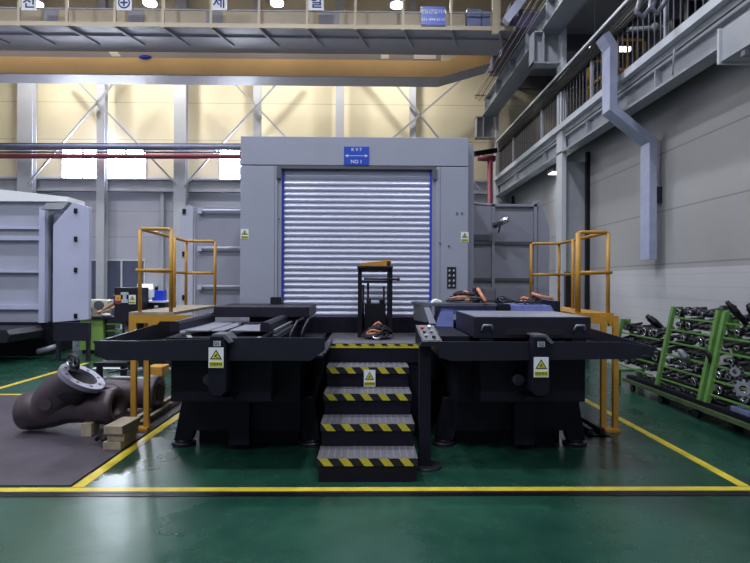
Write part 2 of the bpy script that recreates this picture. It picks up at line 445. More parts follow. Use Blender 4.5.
b.build('cable', 'ink', g)
# tray bend running towards the enclosure at the far end
tag(B().sqtube((4.2, 17.6, 5.98), at(474, 154, 16.9), .12, .16).build('cable_tray', 'black'), 'short black cable tray reaching from gallery rail toward enclosure', 'cable tray')

# crane runway girder
xr = 3.9; zr = 1.66+1.45*xr
b = B(); b.box(xr, 4.38, YF, YC+.1, zr, zr+.03).box(4.1, 4.13, YF, YC+.1, zr+.03, 7.87).box(3.95, 4.32, YF, YC+.1, 7.87, 7.9)
for y in [1.0+i*1.55 for i in range(12)]: b.box(3.93, 4.1, y, y+.03, zr+.03, 7.87)
tag(b.build('trim_runway_girder', 'steelgrey'), kind='structure')
tag(B().box(4.08, 4.14, YF, YC+.1, 7.901, 7.97).build('trim_crane_rail', 'darksteel'), kind='structure')
def bracket(y):
    b = B(); zb, zt2 = zr-.73, zr-.005
    b.box(3.70, 3.73, y, y+.3, zb, zt2).box(3.70, 4.32, y, y+.3, zb, zb+.03).box(3.70, 4.32, y, y+.3, zt2-.03, zt2)
    b.box(3.73, 4.32, y+.14, y+.17, zb+.03, zt2-.03).box(3.93, 3.96, y, y+.3, zb+.03, zt2-.03)
    return tag(b.build('trim_crane_bracket', 'steelgrey'), kind='structure')
bracket(YA); bracket(YC)
# conductor bars
for j in range(5):
    x = 3.60+.055*j; z = 1.66+1.73*3.6 - .03*j
    tag(B().cyl((x, 5.0, z), (x, 18.2, z), .012, n=6).build('conductor_bar', 'darksteel' if j % 2 else 'cranebeige'),
        'thin crane conductor bar beside the overhead runway girder, %s of five from left' % ('first', 'second', 'third', 'fourth', 'fifth')[j], 'conductor bar', 'crane conductor bars')
b = B()
for y in [6, 8, 10, 12.4, 14, 16, 18]: b.box(3.58, 3.95, y, y+.04, 7.9, 7.94)
tag(b.build('trim_conductor_brackets', 'steeldk'), kind='structure')

# steel roof bits over the gallery
b = B()
for y in (6, 9, 12.05, 15.2, 18.3): b.box(4.6, 7.6, y, y+.2, 8.3, 8.7)
tag(b.build('trim_gallery_rafters', 'steeldk'), kind='structure')

# bent sheet duct (down pipe)
t = thing('sheet_metal_duct', (4.83, 9.1, 2.05), 'galvanised rectangular duct bent twice, fixed to the right wall', 'duct')
yd0, yd1 = 9.0, 9.3
def ductseg(pts, name, m='galv'):
    b = B(); b.sm = False; W = .062
    rings = []
    n = len(pts)
    for i, p in enumerate(pts):
        p = Vector(p)
        a = Vector(pts[max(0, i-1)]); c = Vector(pts[min(n-1, i+1)])
        d1 = (p-a).normalized() if i > 0 else (c-p).normalized(); d2 = (c-p).normalized() if i < n-1 else d1
        tdir = (d1+d2).normalized(); nrm = Vector((tdir.z, 0, -tdir.x)); k = W/max(.5, nrm.dot(Vector((d1.z, 0, -d1.x))))
        rings.append([Vector((p.x - nrm.x*k, yd0, p.z - nrm.z*k)), Vector((p.x + nrm.x*k, yd0, p.z + nrm.z*k)),
                      Vector((p.x + nrm.x*k, yd1, p.z + nrm.z*k)), Vector((p.x - nrm.x*k, yd1, p.z - nrm.z*k))])
    b.loft(rings); return b.build(name, m, t)
xa = 4.125
ductseg([(4.00, 0, 5.86), (xa, 0, 5.66), (xa, 0, 5.31)], 'inlet')
ductseg([(xa, 0, 5.308), (xa, 0, 4.60), (4.80, 0, 4.06), (4.80, 0, 3.64)], 'elbow')
ductseg([(4.80, 0, 3.638), (4.80, 0, 2.06)], 'outlet')
B().box(4.863, 4.999, 9.08, 9.14, 3.02, 3.30).build('wall_bracket', 'darksteel', t)
# large duct box at top right
t = thing('ventilation_duct', (4.0, 4, 4.0), 'large grey box duct hung under gallery at top right', 'duct')
B().box(3.76, 4.34, .5, 5.72, 4.02, 4.36).build('duct_body', 'steelgrey', t)
B().box(3.74, 4.345, 5.70, 5.73, 4.00, 4.38).build('end_flange', 'steellight', t)
B().box(3.74, 4.99, 5.3, 5.36, 3.93, 3.985).build('support_bracket', 'steeldk', t)
# lights under the girder & conduits on the fascia
tag(B().tube([(4.36, 7.6, 5.02), (4.34, 7.6, 4.9), (4.33, 7.6, 4.62)], .012, 6).build('conduit', 'steelgrey'), 'short thin conduit drop on the gallery girder', 'conduit')
tag(B().box(4.62, 4.9, 13.4, 13.8, 4.44, 4.52).box(4.74, 4.78, 13.58, 13.62, 4.52, 4.975).build('lamp', 'steelgrey'), 'small lit lamp under the far gallery girder', 'lamp')
B().box(4.63, 4.89, 13.42, 13.78, 4.425, 4.439).build('lamp_lens', 'tube', [o for o in COL.objects if o.name.split('.')[0] == 'lamp'][-1])
ld = bpy.data.lights.new('lamp_light', 'AREA'); ld.size = .25; ld.energy = 45; ld.color = (.95, .97, 1); lo = bpy.data.objects.new('lamp_light', ld); COL.objects.link(lo); lo.location = (4.76, 13.6, 4.41)

# things on the gallery: yellow cage, pipes, tube lamps
c0 = at(585, 60, 11.2)
t = thing('yellow_cage', (5.05, 11.0, 5.11), 'yellow steel mesh cage standing behind the gallery railing', 'cage')
b = B(); x0, x1, y0, y1, z0, z1 = 4.62, 5.35, 10.3, 11.3, 5.11, 6.36
for x in (x0, x1-.05):
    for y in (y0, y1): b.box(x, x+.05, y, y+.05, z0, z1)
for z in (z0, (z0+z1)/2, z1-.05):
    b.box(x0, x1, y0, y0+.05, z, z+.05).box(x0, x1, y1, y1+.05, z, z+.05).box(x0, x0+.05, y0, y1, z, z+.05)
for x in (4.8, 4.98, 5.16): b.box(x, x+.03, y0, y0+.03, z0, z1)
b.build('frame', 'yellow', t)
B().box(4.70, 4.95, 10.45, 11.1, 5.16, 5.95).build('contents', 'darksteel', t)
B().box(4.62, 4.63, 10.36, 10.6, 5.16, 6.3).build('panel', 'hazard', t)
for (xa_, xb_, yy_) in ((590, 606, 48), (617, 630, 49)):
    a = at(xa_, yy_, 12.6); c = at(xb_, yy_, 12.6)
    tag(B().box(a.x, c.x, 12.55, 12.65, a.z-.05, a.z+.04).build('tube_lamp', 'tube'), 'lit white tube lamp above the yellow cage' if xa_ == 590 else 'lit white tube lamp right of the galvanised duct top', 'lamp')
    B().box(a.x+.1, a.x+.12, 12.59, 12.61, a.z+.041, 8.7).build('suspension_rod', 'steeldk', [o for o in COL.objects if o.name.startswith('tube_lamp')][-1])
a = at(618, 30, 9.5)
tag(B().tube([at(618, 30, 11.6), at(668, 27, 11.6), at(760, 27, 11.6)], .05, 10).sphere(at(618, 30, 11.6), .08).sphere(at(655, 27, 11.6), .09).build('vent_pipe', 'steellight'), 'pale horizontal pipe behind upper gallery railing', 'pipe')
tag(B().box(5.0, 6.2, 8.8, 9.2, 5.11, 6.0).box(5.2, 5.6, 8.7, 8.8, 5.11, 6.25).build('dark_machine', 'black'), 'dark machine unit standing on the gallery', 'machine')
tag(B().tube([at(640, 0, 7.6), at(636, 12, 7.6), at(643, 17, 7.6), at(650, 8, 7.6), at(652, -4, 7.6)], .035, 8).build('flexible_hose', 'greysteel'), 'looped silver flexible hose hanging above gallery', 'hose')
tag(B().tube([at(655, 0, 7.6), at(651, 9, 7.6), at(657, 13, 7.6), at(664, 4, 7.6), at(667, -4, 7.6)], .035, 8).build('flexible_hose', 'greysteel'), 'second silver flexible hose hanging above gallery, nearer the corner', 'hose')

# ================================================================== CRANE
crane = thing('bridge_crane', (-3, 14, 7.6), 'yellow and beige overhead bridge crane spanning the whole hall', 'crane')
XE = 3.85
b = B(); b.box(XL+.3, 3.6, 14.1, 14.96, 8.03, 8.72); b.build('front_girder', 'cranebeige', crane)
b = B(); b.box(XL+.3, 3.6, 14.05, 15.0, 7.985, 8.028); b.build('girder_flange', 'cranegrey', crane)
# grey patches on girder face
for x0, x1 in ((42, 57), (126, 143), (205, 221), (318, 338)): B().box(atx(x0, 14.1), atx(x1, 14.1), 14.08, 14.099, 8.2, 8.68).build('cover_plate', 'cranegrey', crane)
# rear girder tapered at its end
y0, y1 = 15.5, 16.13
xt = atx(440, 15.5); xe = atx(489, 15.5)
zo, zoo = atz(77, 15.5), atz(60, 15.5)
b = B(); b.prism([(XL+.3, zo), (xt, zo), (xe, zo+.42), (xe, 8.62), (xt+.2, zoo), (XL+.3, zoo)], 'y', y0, y1); b.build('rear_girder', 'craneorange', crane)
b = B(); b.prism([(XL+.3, zo-.03), (xt, zo-.03), (xe, zo+.39), (xe, zo+.418), (xt, zo-.001), (XL+.3, zo-.001)], 'y', y0-.04, y1+.04); b.build('girder_flange', 'cranegrey', crane)
b = B(); b.box(XL+.3, xt, y0+.0, y1, zoo+.001, zoo+.32); b.build('girder_top_band', 'cranegrey', crane)
b = B(); a = at(103, 53, 15.47); b.prism([(atx(103, 15.47), zoo+.3), (atx(112, 15.47), zoo+.3), (atx(120, 15.47), zoo+.02), (atx(111, 15.47), zoo+.02)], 'y', 15.47, 15.49)
b.build('marker_plate', 'white', crane)
for x0, x1 in ((380, 388), (413, 435)): B().box(atx(x0, 15.47), atx(x1, 15.47), 15.47, 15.49, zoo+.03, zoo+.27).build('marker_plate', 'white', crane)
B().sphere(at(145, 57, 15.45), .12, (1.5, .5, .5)).build('limit_switch', 'blue', crane)
# walkway in front
yw = 13.55
B().box(XL+.3, atx(515, yw), yw, 14.09, 8.03, 8.06).build('walkway_deck', 'cranegrey', crane)
B().box(XL+.3, atx(515, yw), yw-.03, yw, 8.0, 8.10).build('walkway_toe_beam', 'cranebeige', crane)
B().box(XL+.3, atx(500, yw), yw-.02, yw+.01, 8.42, 8.45).box(XL+.3, atx(500, yw), yw-.02, yw+.01, 8.98, 9.02).build('walkway_handrail', 'cranegrey', crane)
for i in range(-5, 11):
    x = atx(18+48*i, yw)
    if x > atx(505, yw): break
    B().box(x-.03, x+.03, yw-.035, yw+.02, 7.98, 9.0).build('walkway_post', 'cranebeige', crane)
    B().sqtube((x, yw, 8.0), (x+.32, 14.5, 7.97), .06).build('walkway_strut', 'cranegrey', crane)
B().box(atx(491, yw), atx(497, yw), yw-.06, yw+.02, 7.9, 9.3).build('end_post', 'cranebeige', crane)
c = B().box(atx(467, yw), atx(481, yw), yw+.1, yw+.4, 8.061, 8.6).box(atx(482, yw), atx(490, yw), yw+.1, yw+.4, 8.061, 8.55).build('electrical_cabinet', 'bluepipe', crane)
B().box(3.72, 4.2, 13.3, 16.5, 7.975, 8.42).build('end_carriage', 'truss', crane)
B().box(3.60, 3.85, 13.6, 14.0, 8.42, 8.75).build('travel_motor', 'truss', crane)
B().sqtube(at(528, -8, 13.2), at(505, 22, 13.2), .2).build('trolley_arm', 'lightpanel', crane)
# hanging letter boards on the handrail
def board(px, ch, lab):
    a, c = atx(px-7.5, yw-.06), atx(px+7.5, yw-.06); zc = atz(3.5, yw-.06)
    t = thing('letter_board', ((a+c)/2, yw-.06, zc-.2), lab, 'sign')
    z0 = atz(10.5, yw-.06, px)
    B().box(a, c, yw-.07, yw-.05, z0, z0+(c-a)*1.1).build('board', 'white', t)
    if ch == '+':
        b = B(); cx, cz = (a+c)/2, z0+(c-a)*.52; r = (c-a)*.40
        b.sm = False; b.lathe((cx, yw-.078, cz), (0, 1, 0), [(0, r), (0, r*.78), (.006, r*.78), (.006, r)], 32, closed=True)
        k = r*.13; b.box(cx-k, cx+k, yw-.078, yw-.072, cz-r*.6, cz+r*.6).box(cx-r*.6, cx-k, yw-.078, yw-.072, cz-k, cz+k).box(cx+k, cx+r*.6, yw-.078, yw-.072, cz-k, cz+k)
        b.build('emblem', 'blueink', t)
    else: text('lettering', ch, (c-a)*.95, ((a+c)/2, yw-.076, z0+(c-a)*.52), t, 'blueink', depth=.006)
board(28, '전', 'white board with a dark blue Korean syllable, leftmost on crane walkway')
board(123, '+', 'white board with a dark blue circled cross emblem on crane walkway')
board(218, '제', 'white board with a Korean syllable between second and third roof lamps')
board(315, '일', 'white board with a Korean syllable right of the third roof lamp')
a = at(421, 25, yw-.06); c = at(445, 7, yw-.06)
t = thing('company_sign', (a.x, yw-.06, a.z), 'blue sign with white Korean lettering and number on the crane', 'sign')
B().box(a.x, c.x, yw-.08, yw-.06, a.z, c.z).build('board', 'signblue', t)
text('lettering', '제일산업기계', .125, ((a.x+c.x)/2, yw-.085, a.z+(c.z-a.z)*.70), t, 'white')
text('phone_number', '031-494-5111', .105, ((a.x+c.x)/2, yw-.085, a.z+(c.z-a.z)*.28), t, 'white')

# roof trusses and high bay lamps
b = B()
for y in (17.4, 10.5, 4.0, -3):
    b.box(XL, 4.5, y, y+.2, 10.9, 11.15).box(XL, 4.5, y, y+.2, 12.2, 12.4)
    x = XL
    while x < 4: b.sqtube((x, y+.1, 11.1), (x+.9, y+.1, 12.25), .1); b.sqtube((x+.9, y+.1, 12.25), (x+1.8, y+.1, 11.1), .1); x += 1.8
tag(b.build('trim_roof_trusses', 'truss'), kind='structure')

lamp_n = 0
def lamp(x, y, z, lab, watts, col=LAMP_COL):
    global lamp_n
    lamp_n += 1
    t = thing('high_bay_lamp', (x, y, z), lab, 'lamp', 'high bay lamps under the roof')
    B().cyl((x, y, z+.12), (x, y, z+.42), .22, .10, 20).build('housing', 'greysteel', t)
    B().cyl((x, y, z+.06), (x, y, z+.12), .20, .20, 20).build('lamp_lens', 'lens', t)
    B().cyl((x, y, z+.42), (x, y, 12.5), .015, n=6).build('suspension_rod', 'steeldk', t)
    ld = bpy.data.lights.new('lamp_light', 'AREA'); ld.shape = 'DISK'; ld.size = .5; ld.energy = watts; ld.color = col; ld.spread = math.radians(165)
    lo = bpy.data.objects.new('lamp_light', ld); COL.objects.link(lo); lo.parent = t; lo.location = (0, 0, .05)
YL = 16.8
for i, (px, py) in enumerate(((36, 4), (150, 3), (277, 3), (397, 5))):
    p = at(px, py, YL)
    lamp(p.x, YL, p.z-.1, ['lit high bay lamp above the leftmost letter board', 'lit high bay lamp right of the circled cross board',
         'lit high bay lamp third from the left, between two lettered boards', 'lit high bay lamp left of the blue company sign'][i], LAMP_W*.9, (1.0, .96, .88))
for i, y in enumerate((9.5, 3.0, -3.5)):  # unseen lamp rows, added to light the hall from above
    for j, x in enumerate((-10.5, -6.5, -2.5, 1.5)):
        lamp(x, y, 10.3, 'added unseen high bay lamp, row %s from the back wall, %s from left' % (('two', 'three', 'four')[i], ('first', 'second', 'third', 'fourth')[j]), LAMP_W)

# ================================================================== FLOOR MARKINGS AND PLATES
def fline(x0, x1, y0, y1, lab, z=.0025, m='hazard', name='floor_marking', cat='floor marking'):
    return tag(B().box(x0, x1, y0, y1, .0005, z).build(name, m), lab, cat)
tag(B().box(-14.9, -2.385, 4.40, 7.85, 0.0005, .012).build('floor_plate', 'plate', bevel=.003), 'dark worn steel plate covering floor at left', 'floor plate')
M['floorline'] = mat('floor_line_paint', lin(206, 186, 58), .35, 0, .18, 5)
fline(-14.9, 4.9, 4.285, 4.365, 'long yellow line painted across floor in front of stairs', m='floorline')
fline(-14.9, 4.9, 4.18, 4.24, 'dark drain channel cover running across floor before the yellow line', .004, 'black', 'drain_cover', 'drain')
fline(-14.9, 4.9, 4.242, 4.272, 'thin light steel edge strip beside drain channel', .005, 'darksteel', 'edge_strip', 'strip')
fline(-2.365, -2.27, 4.377, 8.4, 'yellow floor line running back beside the steel plate', m='floorline')
fline(3.05, 3.14, 4.377, 11.0, 'yellow floor line running back in front of tool racks', m='floorline')
fline(-5.70, -5.60, 7.95, 11.0, 'yellow floor line running back beside the left machine', m='floorline')
fline(-5.55, -4.4, 7.9, 7.98, 'short yellow floor line behind the iron castings', m='floorline')
fline(-5.2, -2.8, 10.3, 10.4, 'pale floor line across the floor before green cabinet', m='white')
# long channel covers under the machine sides
for s, x0 in ((-1, -2.72), (1, 2.42)):
    t = thing('floor_rail', (x0+.15, 7, 0), 'pair of tan steel rails on the floor at %s side of pallet stations' % ('left' if s < 0 else 'right'), 'rail')
    for k, dx in enumerate((0, .13)):
        B().box(x0+dx, x0+dx+.05, 5.85, 9.2, .013, .07).build('rail', 'wood' if s < 0 else 'darksteel', t)
    B().box(x0-.03, x0+.24, 5.8, 9.2, .012, .013+.001).build('base_strip', 'black', t)

# ================================================================== MACHINE ENCLOSURE (CENTRE)
YE = 7.0
xl, xrr = atx(240, YE), atx(468, YE)
ztop = atz(137, YE); zdt = atz(169, YE); zdb = 1.20
dx0, dx1 = atx(281, YE), atx(432, YE)
t = thing('machining_centre', ((xl+xrr)/2, YE, 0), 'large grey machining centre enclosure with silver roller door', 'machine')
B().box(xl, dx0-.05, YE, YE+.25, 1.02, zdt+.034).box(dx1+.05, xrr, YE, YE+.25, 1.02, zdt+.034).box(xl, xrr, YE, YE+.25, zdt+.04, ztop).build('front_panel', 'enclosure', t, bevel=.006)
B().box(xl+.01, xrr+.12, YE+.25, YE+4.2, 1.02, ztop-.01).build('enclosure_body', 'enclosure2', t)
B().box(xl, xrr, YE-.004, YE, zdt+.045, zdt+.052).box(dx0-.09, dx0-.085, YE-.004, YE, 1.02, zdt+.04).box(dx1+.10, dx1+.105, YE-.004, YE, 1.02, zdt+.04).build('panel_seam', 'greysteel', t)
B().box(dx0-.05, dx1+.05, YE+.0, YE+.2, zdt, zdt+.04).build('door_header', 'steeldk', t)
B().box(dx0-.05, dx0-.0, YE+.02, YE+.2, 1.2, zdt).box(dx1, dx1+.05, YE+.02, YE+.2, 1.2, zdt).build('door_jamb', 'enclosure2', t)
B().box(dx0, dx0+.026, YE+.045, YE+.1, 1.2, zdt).build('guide_rail', 'railblue', t)
B().box(dx1-.026, dx1, YE+.045, YE+.1, 1.2, zdt).build('guide_rail', 'railblue', t)
# roller curtain: curved slats
b = B(); b.sm = True
n = 26; hs = (zdt-zdb)/n
prof = []
for i in range(n):
    z = zdb + i*hs
    for u, d in ((0, .0), (.12, .0), (.22, -.008), (.40, -.015), (.6, -.017), (.8, -.011), (.94, -.001)): prof.append((z+u*hs, d))
prof.append((zdt, 0))
L_ = [b.bm.verts.new((dx0+.026, YE+.09+d, z)) for z, d in prof]; R_ = [b.bm.verts.new((dx1-.026, YE+.09+d, z)) for z, d in prof]
for i in range(len(prof)-1):
    f = b._f([L_[i], R_[i], R_[i+1], L_[i+1]])
o = b.build('roller_curtain', 'slat', t)
so = o.modifiers.new('solid', 'SOLIDIFY'); so.thickness = .006
B().box(dx0-.06, dx0-.0, YE-.02, YE+.0, zdt-.13, zdt+.02).box(dx1, dx1+.06, YE-.02, YE, zdt-.13, zdt+.0).build('door_bracket', 'steeldk', t)
B().box(xl-.05, xrr+.05, YE+.0, YE+4.1, 0, 1.019).box(dx0-.2, dx1+.2, YE-.02, YE+.0, 1.0, 1.19).build('machine_base', 'navy2', t)
a = at(344, 165, YE); c = at(369, 147, YE)
s = B().box(a.x, c.x, YE-.012, YE, a.z, c.z).build('number_sign', 'signblue', t)
cx, cz = (a.x+c.x)/2, (a.z+c.z)/2
text('lettering', 'K V 7', .058, (cx, YE-.014, cz+.078), s, 'white')
text('lettering', 'NO 1', .062, (cx, YE-.014, cz-.078), s, 'white')
B().box(cx-.13, cx+.13, YE-.014, YE-.012, cz-.003, cz+.003).prism([(cx-.15, cz), (cx-.11, cz-.02), (cx-.11, cz+.02)], 'y', YE-.014, YE-.012).prism([(cx+.15, cz), (cx+.11, cz+.02), (cx+.11, cz-.02)], 'y', YE-.014, YE-.012).build('double_arrow', 'white', s)
p = at(244, 234, YE); warning_sign(t, p.x+.01, YE-.001, p.z, .10, .13, 'person')
p = at(467, 237, YE); warning_sign(t, p.x-.03, YE-.001, p.z, .10, .13, 'person')
a = at(447, 288, YE); c = at(456, 267, YE)
s = B().box(a.x, c.x, YE-.01, YE, a.z, c.z).build('instruction_plate', 'ink', t)
b = B()
for i in range(4):
    for j in range(2):
        zc = a.z+.03+i*.066; xc = a.x+.03+j*.055
        b.prism([(xc-.012, zc-.014), (xc+.014, zc-.008), (xc+.006, zc+.018), (xc-.008, zc+.012)], 'y', YE-.012, YE-.010)
b.build('pictogram', 'lightpanel', s)
b = B()
for px, py in ((457, 213), (449, 246), (440, 243), (462, 213), (279, 219)): b.cyl(at(px, py, YE), at(px, py, YE-.015), .012, n=8)
b.build('screw', 'steeldk', t)
# side strip seam
B().box(xrr+.076, xrr+.085, YE+.3, YE+.34, 1.1, ztop-.1).build('side_trim', 'steellight', t)

# ---- side fence panels behind stations
def fence(s, Y, lab):
    if s < 0: x0, x1 = atx(181, Y), atx(240, Y)
    else: x0, x1 = atx(474, Y), atx(545, Y)
    top = atz(208, Y) if s < 0 else atz(203, Y)
    t = thing('guard_panel', ((x0+x1)/2, Y, 0), lab, 'panel')
    if s < 0:
        xm = atx(195, Y)
        B().box(xm, x1+.15, Y, Y+.06, 0, top).build('sheet', 'enclosure2', t, bevel=.004)
        B().prism([(x0, 0), (xm-.02, 0), (xm-.02, top), (x0+.12, top+.03), (x0, top-.15)], 'y', Y-.06, Y).build('door', 'lightpanel', t)
        for y in (212, 249, 287):
            z = atz(y, Y); B().cyl((atx(200, Y), Y-.06, z), (x1+.1, Y-.06, z), .025).box(atx(199, Y), atx(203, Y), Y-.09, Y, z-.05, z+.03).build('rail', 'lightpanel', t)
        b = B()
        for y in (213, 255, 298): z = atz(y, Y); b.box(atx(185, Y)-.02, atx(185, Y)+.03, Y-.085, Y-.06, z-.04, z+.04)
        b.build('latch', 'black', t)
    else:
        xa_, xb_ = atx(494, Y), atx(537, Y)
        B().box(x0-.15, xb_, Y, Y+.06, 0, top-.05).build('sheet', 'enclosure2', t)
        B().prism([(xb_, 0), (atx(549, Y), 0), (atx(549, Y), atz(228, Y)), (xb_+.05, top+.06), (xb_, top+.06)], 'y', Y-.02, Y+.04).build('end_plate', 'enclosure2', t)
        B().box(atx(491, Y), atx(494, Y), Y-.06, Y, 0, top-.02).box(xb_-.07, xb_-.02, Y-.06, Y, 0, top+.05).box(atx(491, Y), xb_, Y-.06, Y, top-.05, top-.01).build('frame', 'enclosure2', t)
        b = B()
        for y in (242.5, 279): z = atz(y, Y); b.box(x0-.1, xb_-.07, Y-.04, Y, z-.025, z+.025)
        b.build('rail', 'steeldk', t)
        b = B().box(x0-.1, atx(491, Y)-.02, Y-.03, Y, atz(240, Y), atz(234, Y)); b.build('slot', 'steeldk', t)
    return t
fence(-1, 8.9, 'grey guard panel with three rails left of the roller-door enclosure')
fence(1, 8.9, 'grey guard panel with frame right of the roller-door enclosure')
Yc = 8.6
p = at(501, 222, Yc)
t = thing('security_camera', p, 'silver cylindrical camera on the right guard panel', 'camera')
B().cyl(p + Vector((-.09, .1, -.05)), p + Vector((.1, -.1, .04)), .05, n=16).build('camera_body', 'brightsteel', t)
B().cyl(p + Vector((.0, 0, 0)), p + Vector((.02, .24, -.14)), .015, n=8).build('mount', 'steeldk', t)
# curved roof conduits above right guard panel
b = B()
for j in range(3): b.tube([at(438, 202+j*3, 9.4), at(470, 203+j*3, 9.4), at(485, 205+j*2.4, 9.4), at(500, 205.5+j*2, 9.4), at(508, 208+j*2, 9.4), at(512, 216+j, 9.4)], .03, 8)
tag(b.build('hose_bundle', 'greysteel'), 'bundle of grey hoses curving down over right guard panel', 'hose')
b = B().box(atx(470, 9.6), atx(512, 9.6), 9.5, 9.9, 0, atz(211, 9.6)); tag(b.build('rear_cabinet', 'enclosure2'), 'grey rear cabinet behind right guard panel beneath the hoses', 'cabinet')

# ================================================================== PALLET STATIONS
def foot(t, x, y, lean):
    b = B(); b.sm = False
    zt_ = .47
    b.loft([[Vector((x-.08, y-.06, .05)), Vector((x+.09, y-.06, .05)), Vector((x+.09, y+.06, .05)), Vector((x-.08, y+.06, .05))],
            [Vector((x+lean-.10, y-.05, zt_)), Vector((x+lean+.12, y-.05, zt_)), Vector((x+lean+.12, y+.07, zt_)), Vector((x+lean-.10, y+.07, zt_))]])
    leg = b.build('leg', 'navy2', t)
    B().cyl((x, y, 0.0), (x, y, .035), .12, n=24).cyl((x, y, .035), (x, y, .055), .09, .05, n=24).build('foot_pad', 'darksteel', leg)

def station(side):
    L = side < 0
    xh = atx(219.5, 4.6) if L else atx(539, 4.6)
    t = thing('pallet_station', (xh, 5.7, 0), 'dark pallet loading station marked %s, at the %s of the stairs' % (('01', 'left') if L else ('02', 'right')), 'machine')
    Yl = 4.62
    if L: xo0, xo1 = atx(93, Yl), atx(325, Yl)
    else: xo0, xo1 = atx(440, Yl), atx(656, Yl)
    zl0, zl1 = .985, 1.15
    # drip tray: front lip + floor + sides, flared towards the outside
    b = B(); b.sm = False
    if L:
        pts = [(xo0, zl1-.0), (xo0+.06, zl0+.03), (xo0+.12, zl0), (xo1-.12, zl0), (xo1, zl0+.09), (xo1, zl1+.03), (xo1-.62, zl1+.03), (xo1-1.62, zl1), (xo0+.35, zl1)]
    else:
        pts = [(xo0, zl0+.03), (xo0+.1, zl0), (xo1-.2, zl0+.02), (xo1, zl0+.09), (xo1-.02, zl0+.12), (xo1-.3, zl1), (xo0, zl1)]
    b.prism(pts, 'y', Yl, Yl+.03)
    xs0, xs1 = min(p[0] for p in pts), max(p[0] for p in pts)
    b.box(xs0+.02, xs1-.02, Yl+.03, 5.74, zl0+.02, zl0+.04).box(xs0+.02 if L else .70, -.50 if L else xs1-.02, 5.74, 6.7, zl0+.02, zl0+.04)
    # side walls
    ye0, ye1 = (6.7, 5.74) if L else (5.74, 6.7)
    h0, h1 = (.06, -.06) if L else (-.02, .03)
    b.prism([(Yl+.03, zl0+.03), (ye0, zl0+.03), (ye0, zl1+h0), (Yl+.03, zl1-.01)], 'x', xs0+.0, xs0+.02)
    b.prism([(Yl+.03, zl0+.04), (ye1, zl0+.04), (ye1, (zl0+.06) if L else zl1+h1), (Yl+.03, (zl0+.06) if L else zl1-.04)], 'x', xs1-.02, xs1)
    b.build('drip_tray', 'navy', t)
    # tray lining plates
    if L: B().prism([(xs0+.05, Yl+.1), (xs0+.55, Yl+.1), (xs0+.75, 5.7), (xs0+.2, 5.7)], 'z', zl0+.041, zl0+.05).build('tray_lining', 'greysteel', t)
    else: B().prism([(xs1-.62, Yl+.1), (xs1-.12, Yl+.1), (xs1-.3, 5.98), (xs1-.8, 5.98)], 'z', zl0+.041, zl0+.05).build('tray_lining', 'greysteel', t)
    # body
    if L: bx0, bx1 = atx(171, 4.9), atx(272, 4.9)
    else: bx0, bx1 = atx(481, 4.9), atx(586, 4.9)
    zb = atz(402, 4.9)
    fx0, fx1 = (atx(183, 5.5), atx(313, 5.6)) if L else (atx(443, 5.6), atx(575, 5.55))
    B().box(bx0, bx1, 4.9, 5.25, zb, zl0+.015).build('front_cover', 'navy2', t, bevel=.01)
    ib0, ib1 = (bx0+.08, atx(300, 5.2)) if L else (atx(458, 5.2), bx1-.08)
    B().box(min(ib0, bx0+.05), max(ib1, bx1-.05), 5.251, 6.9, .48, zl0+.015).build('body', 'navy2', t, bevel=.01)
    B().box(fx0+.10, fx1-.10, 5.42, 6.6, .17, .479).box(bx0+.42, bx0+.62, 5.3, 5.42, .06, .49).box(fx0+.14, fx1-.14, 5.6, 6.5, .0, .169).build('pedestal', 'navy2', t)
    for sx in (0, 1):
        for yy in (5.55, 6.65):
            foot(t, (fx0, fx1)[sx], yy, .10 if sx == 0 else -.10)
    # hub bracket
    b = B(); hw = .075
    b.prism([(xh-hw, .74), (xh-hw+.04, .70), (xh+hw-.04, .70), (xh+hw, .74), (xh+hw, 1.12), (xh+.04, 1.20), (xh-.06, 1.20), (xh-hw, 1.12)], 'y', 4.54, 4.66)
    hub = b.build('hub_bracket', 'navy2', t, bevel=.006)
    B().box(xh-.06, xh+.06, 4.661, 4.9, .72, .98).build('hub_arm', 'navy2', t)
    B().cyl((xh-.13, 4.74, .80), (xh-.13, 4.9, .80), .05, n=20).cyl((xh-.13, 4.72, .80), (xh-.13, 4.74, .80), .025, n=12).build('bolt_boss', 'darksteel', t)
    B().box(xh-.09, xh+.09, 4.7, 4.9, .63, .66).build('bracket_foot', 'navy2', t)
    B().prism([(xh+.03, 1.201), (xh+.09, 1.14), (xh+.12, 1.15), (xh+.06, 1.215), (xh-.05, 1.215), (xh-.05, 1.201)], 'y', 4.56, 4.8).build('hub_cap', 'steeldk', t)
    # plates
    zn = atz(344, 4.53)
    pl = B().box(xh-.03, xh+.03, 4.534, 4.538, zn-.022, zn+.022).build('number_plate', 'lightpanel', t)
    text('number', '01' if L else '02', .045, (xh, 4.531, zn), pl, 'ink')
    zs = atz(358, 4.53) if L else atz(367, 4.53)
    warning_sign(t, xh-.008 if L else xh, 4.536, zs, .125, .17, 'hand')
    return t, xh, xs0, xs1, bx0, bx1
tL, xhL, sL0, sL1, bL0, bL1 = station(-1)
tR, xhR, sR0, sR1, bR0, bR1 = station(1)

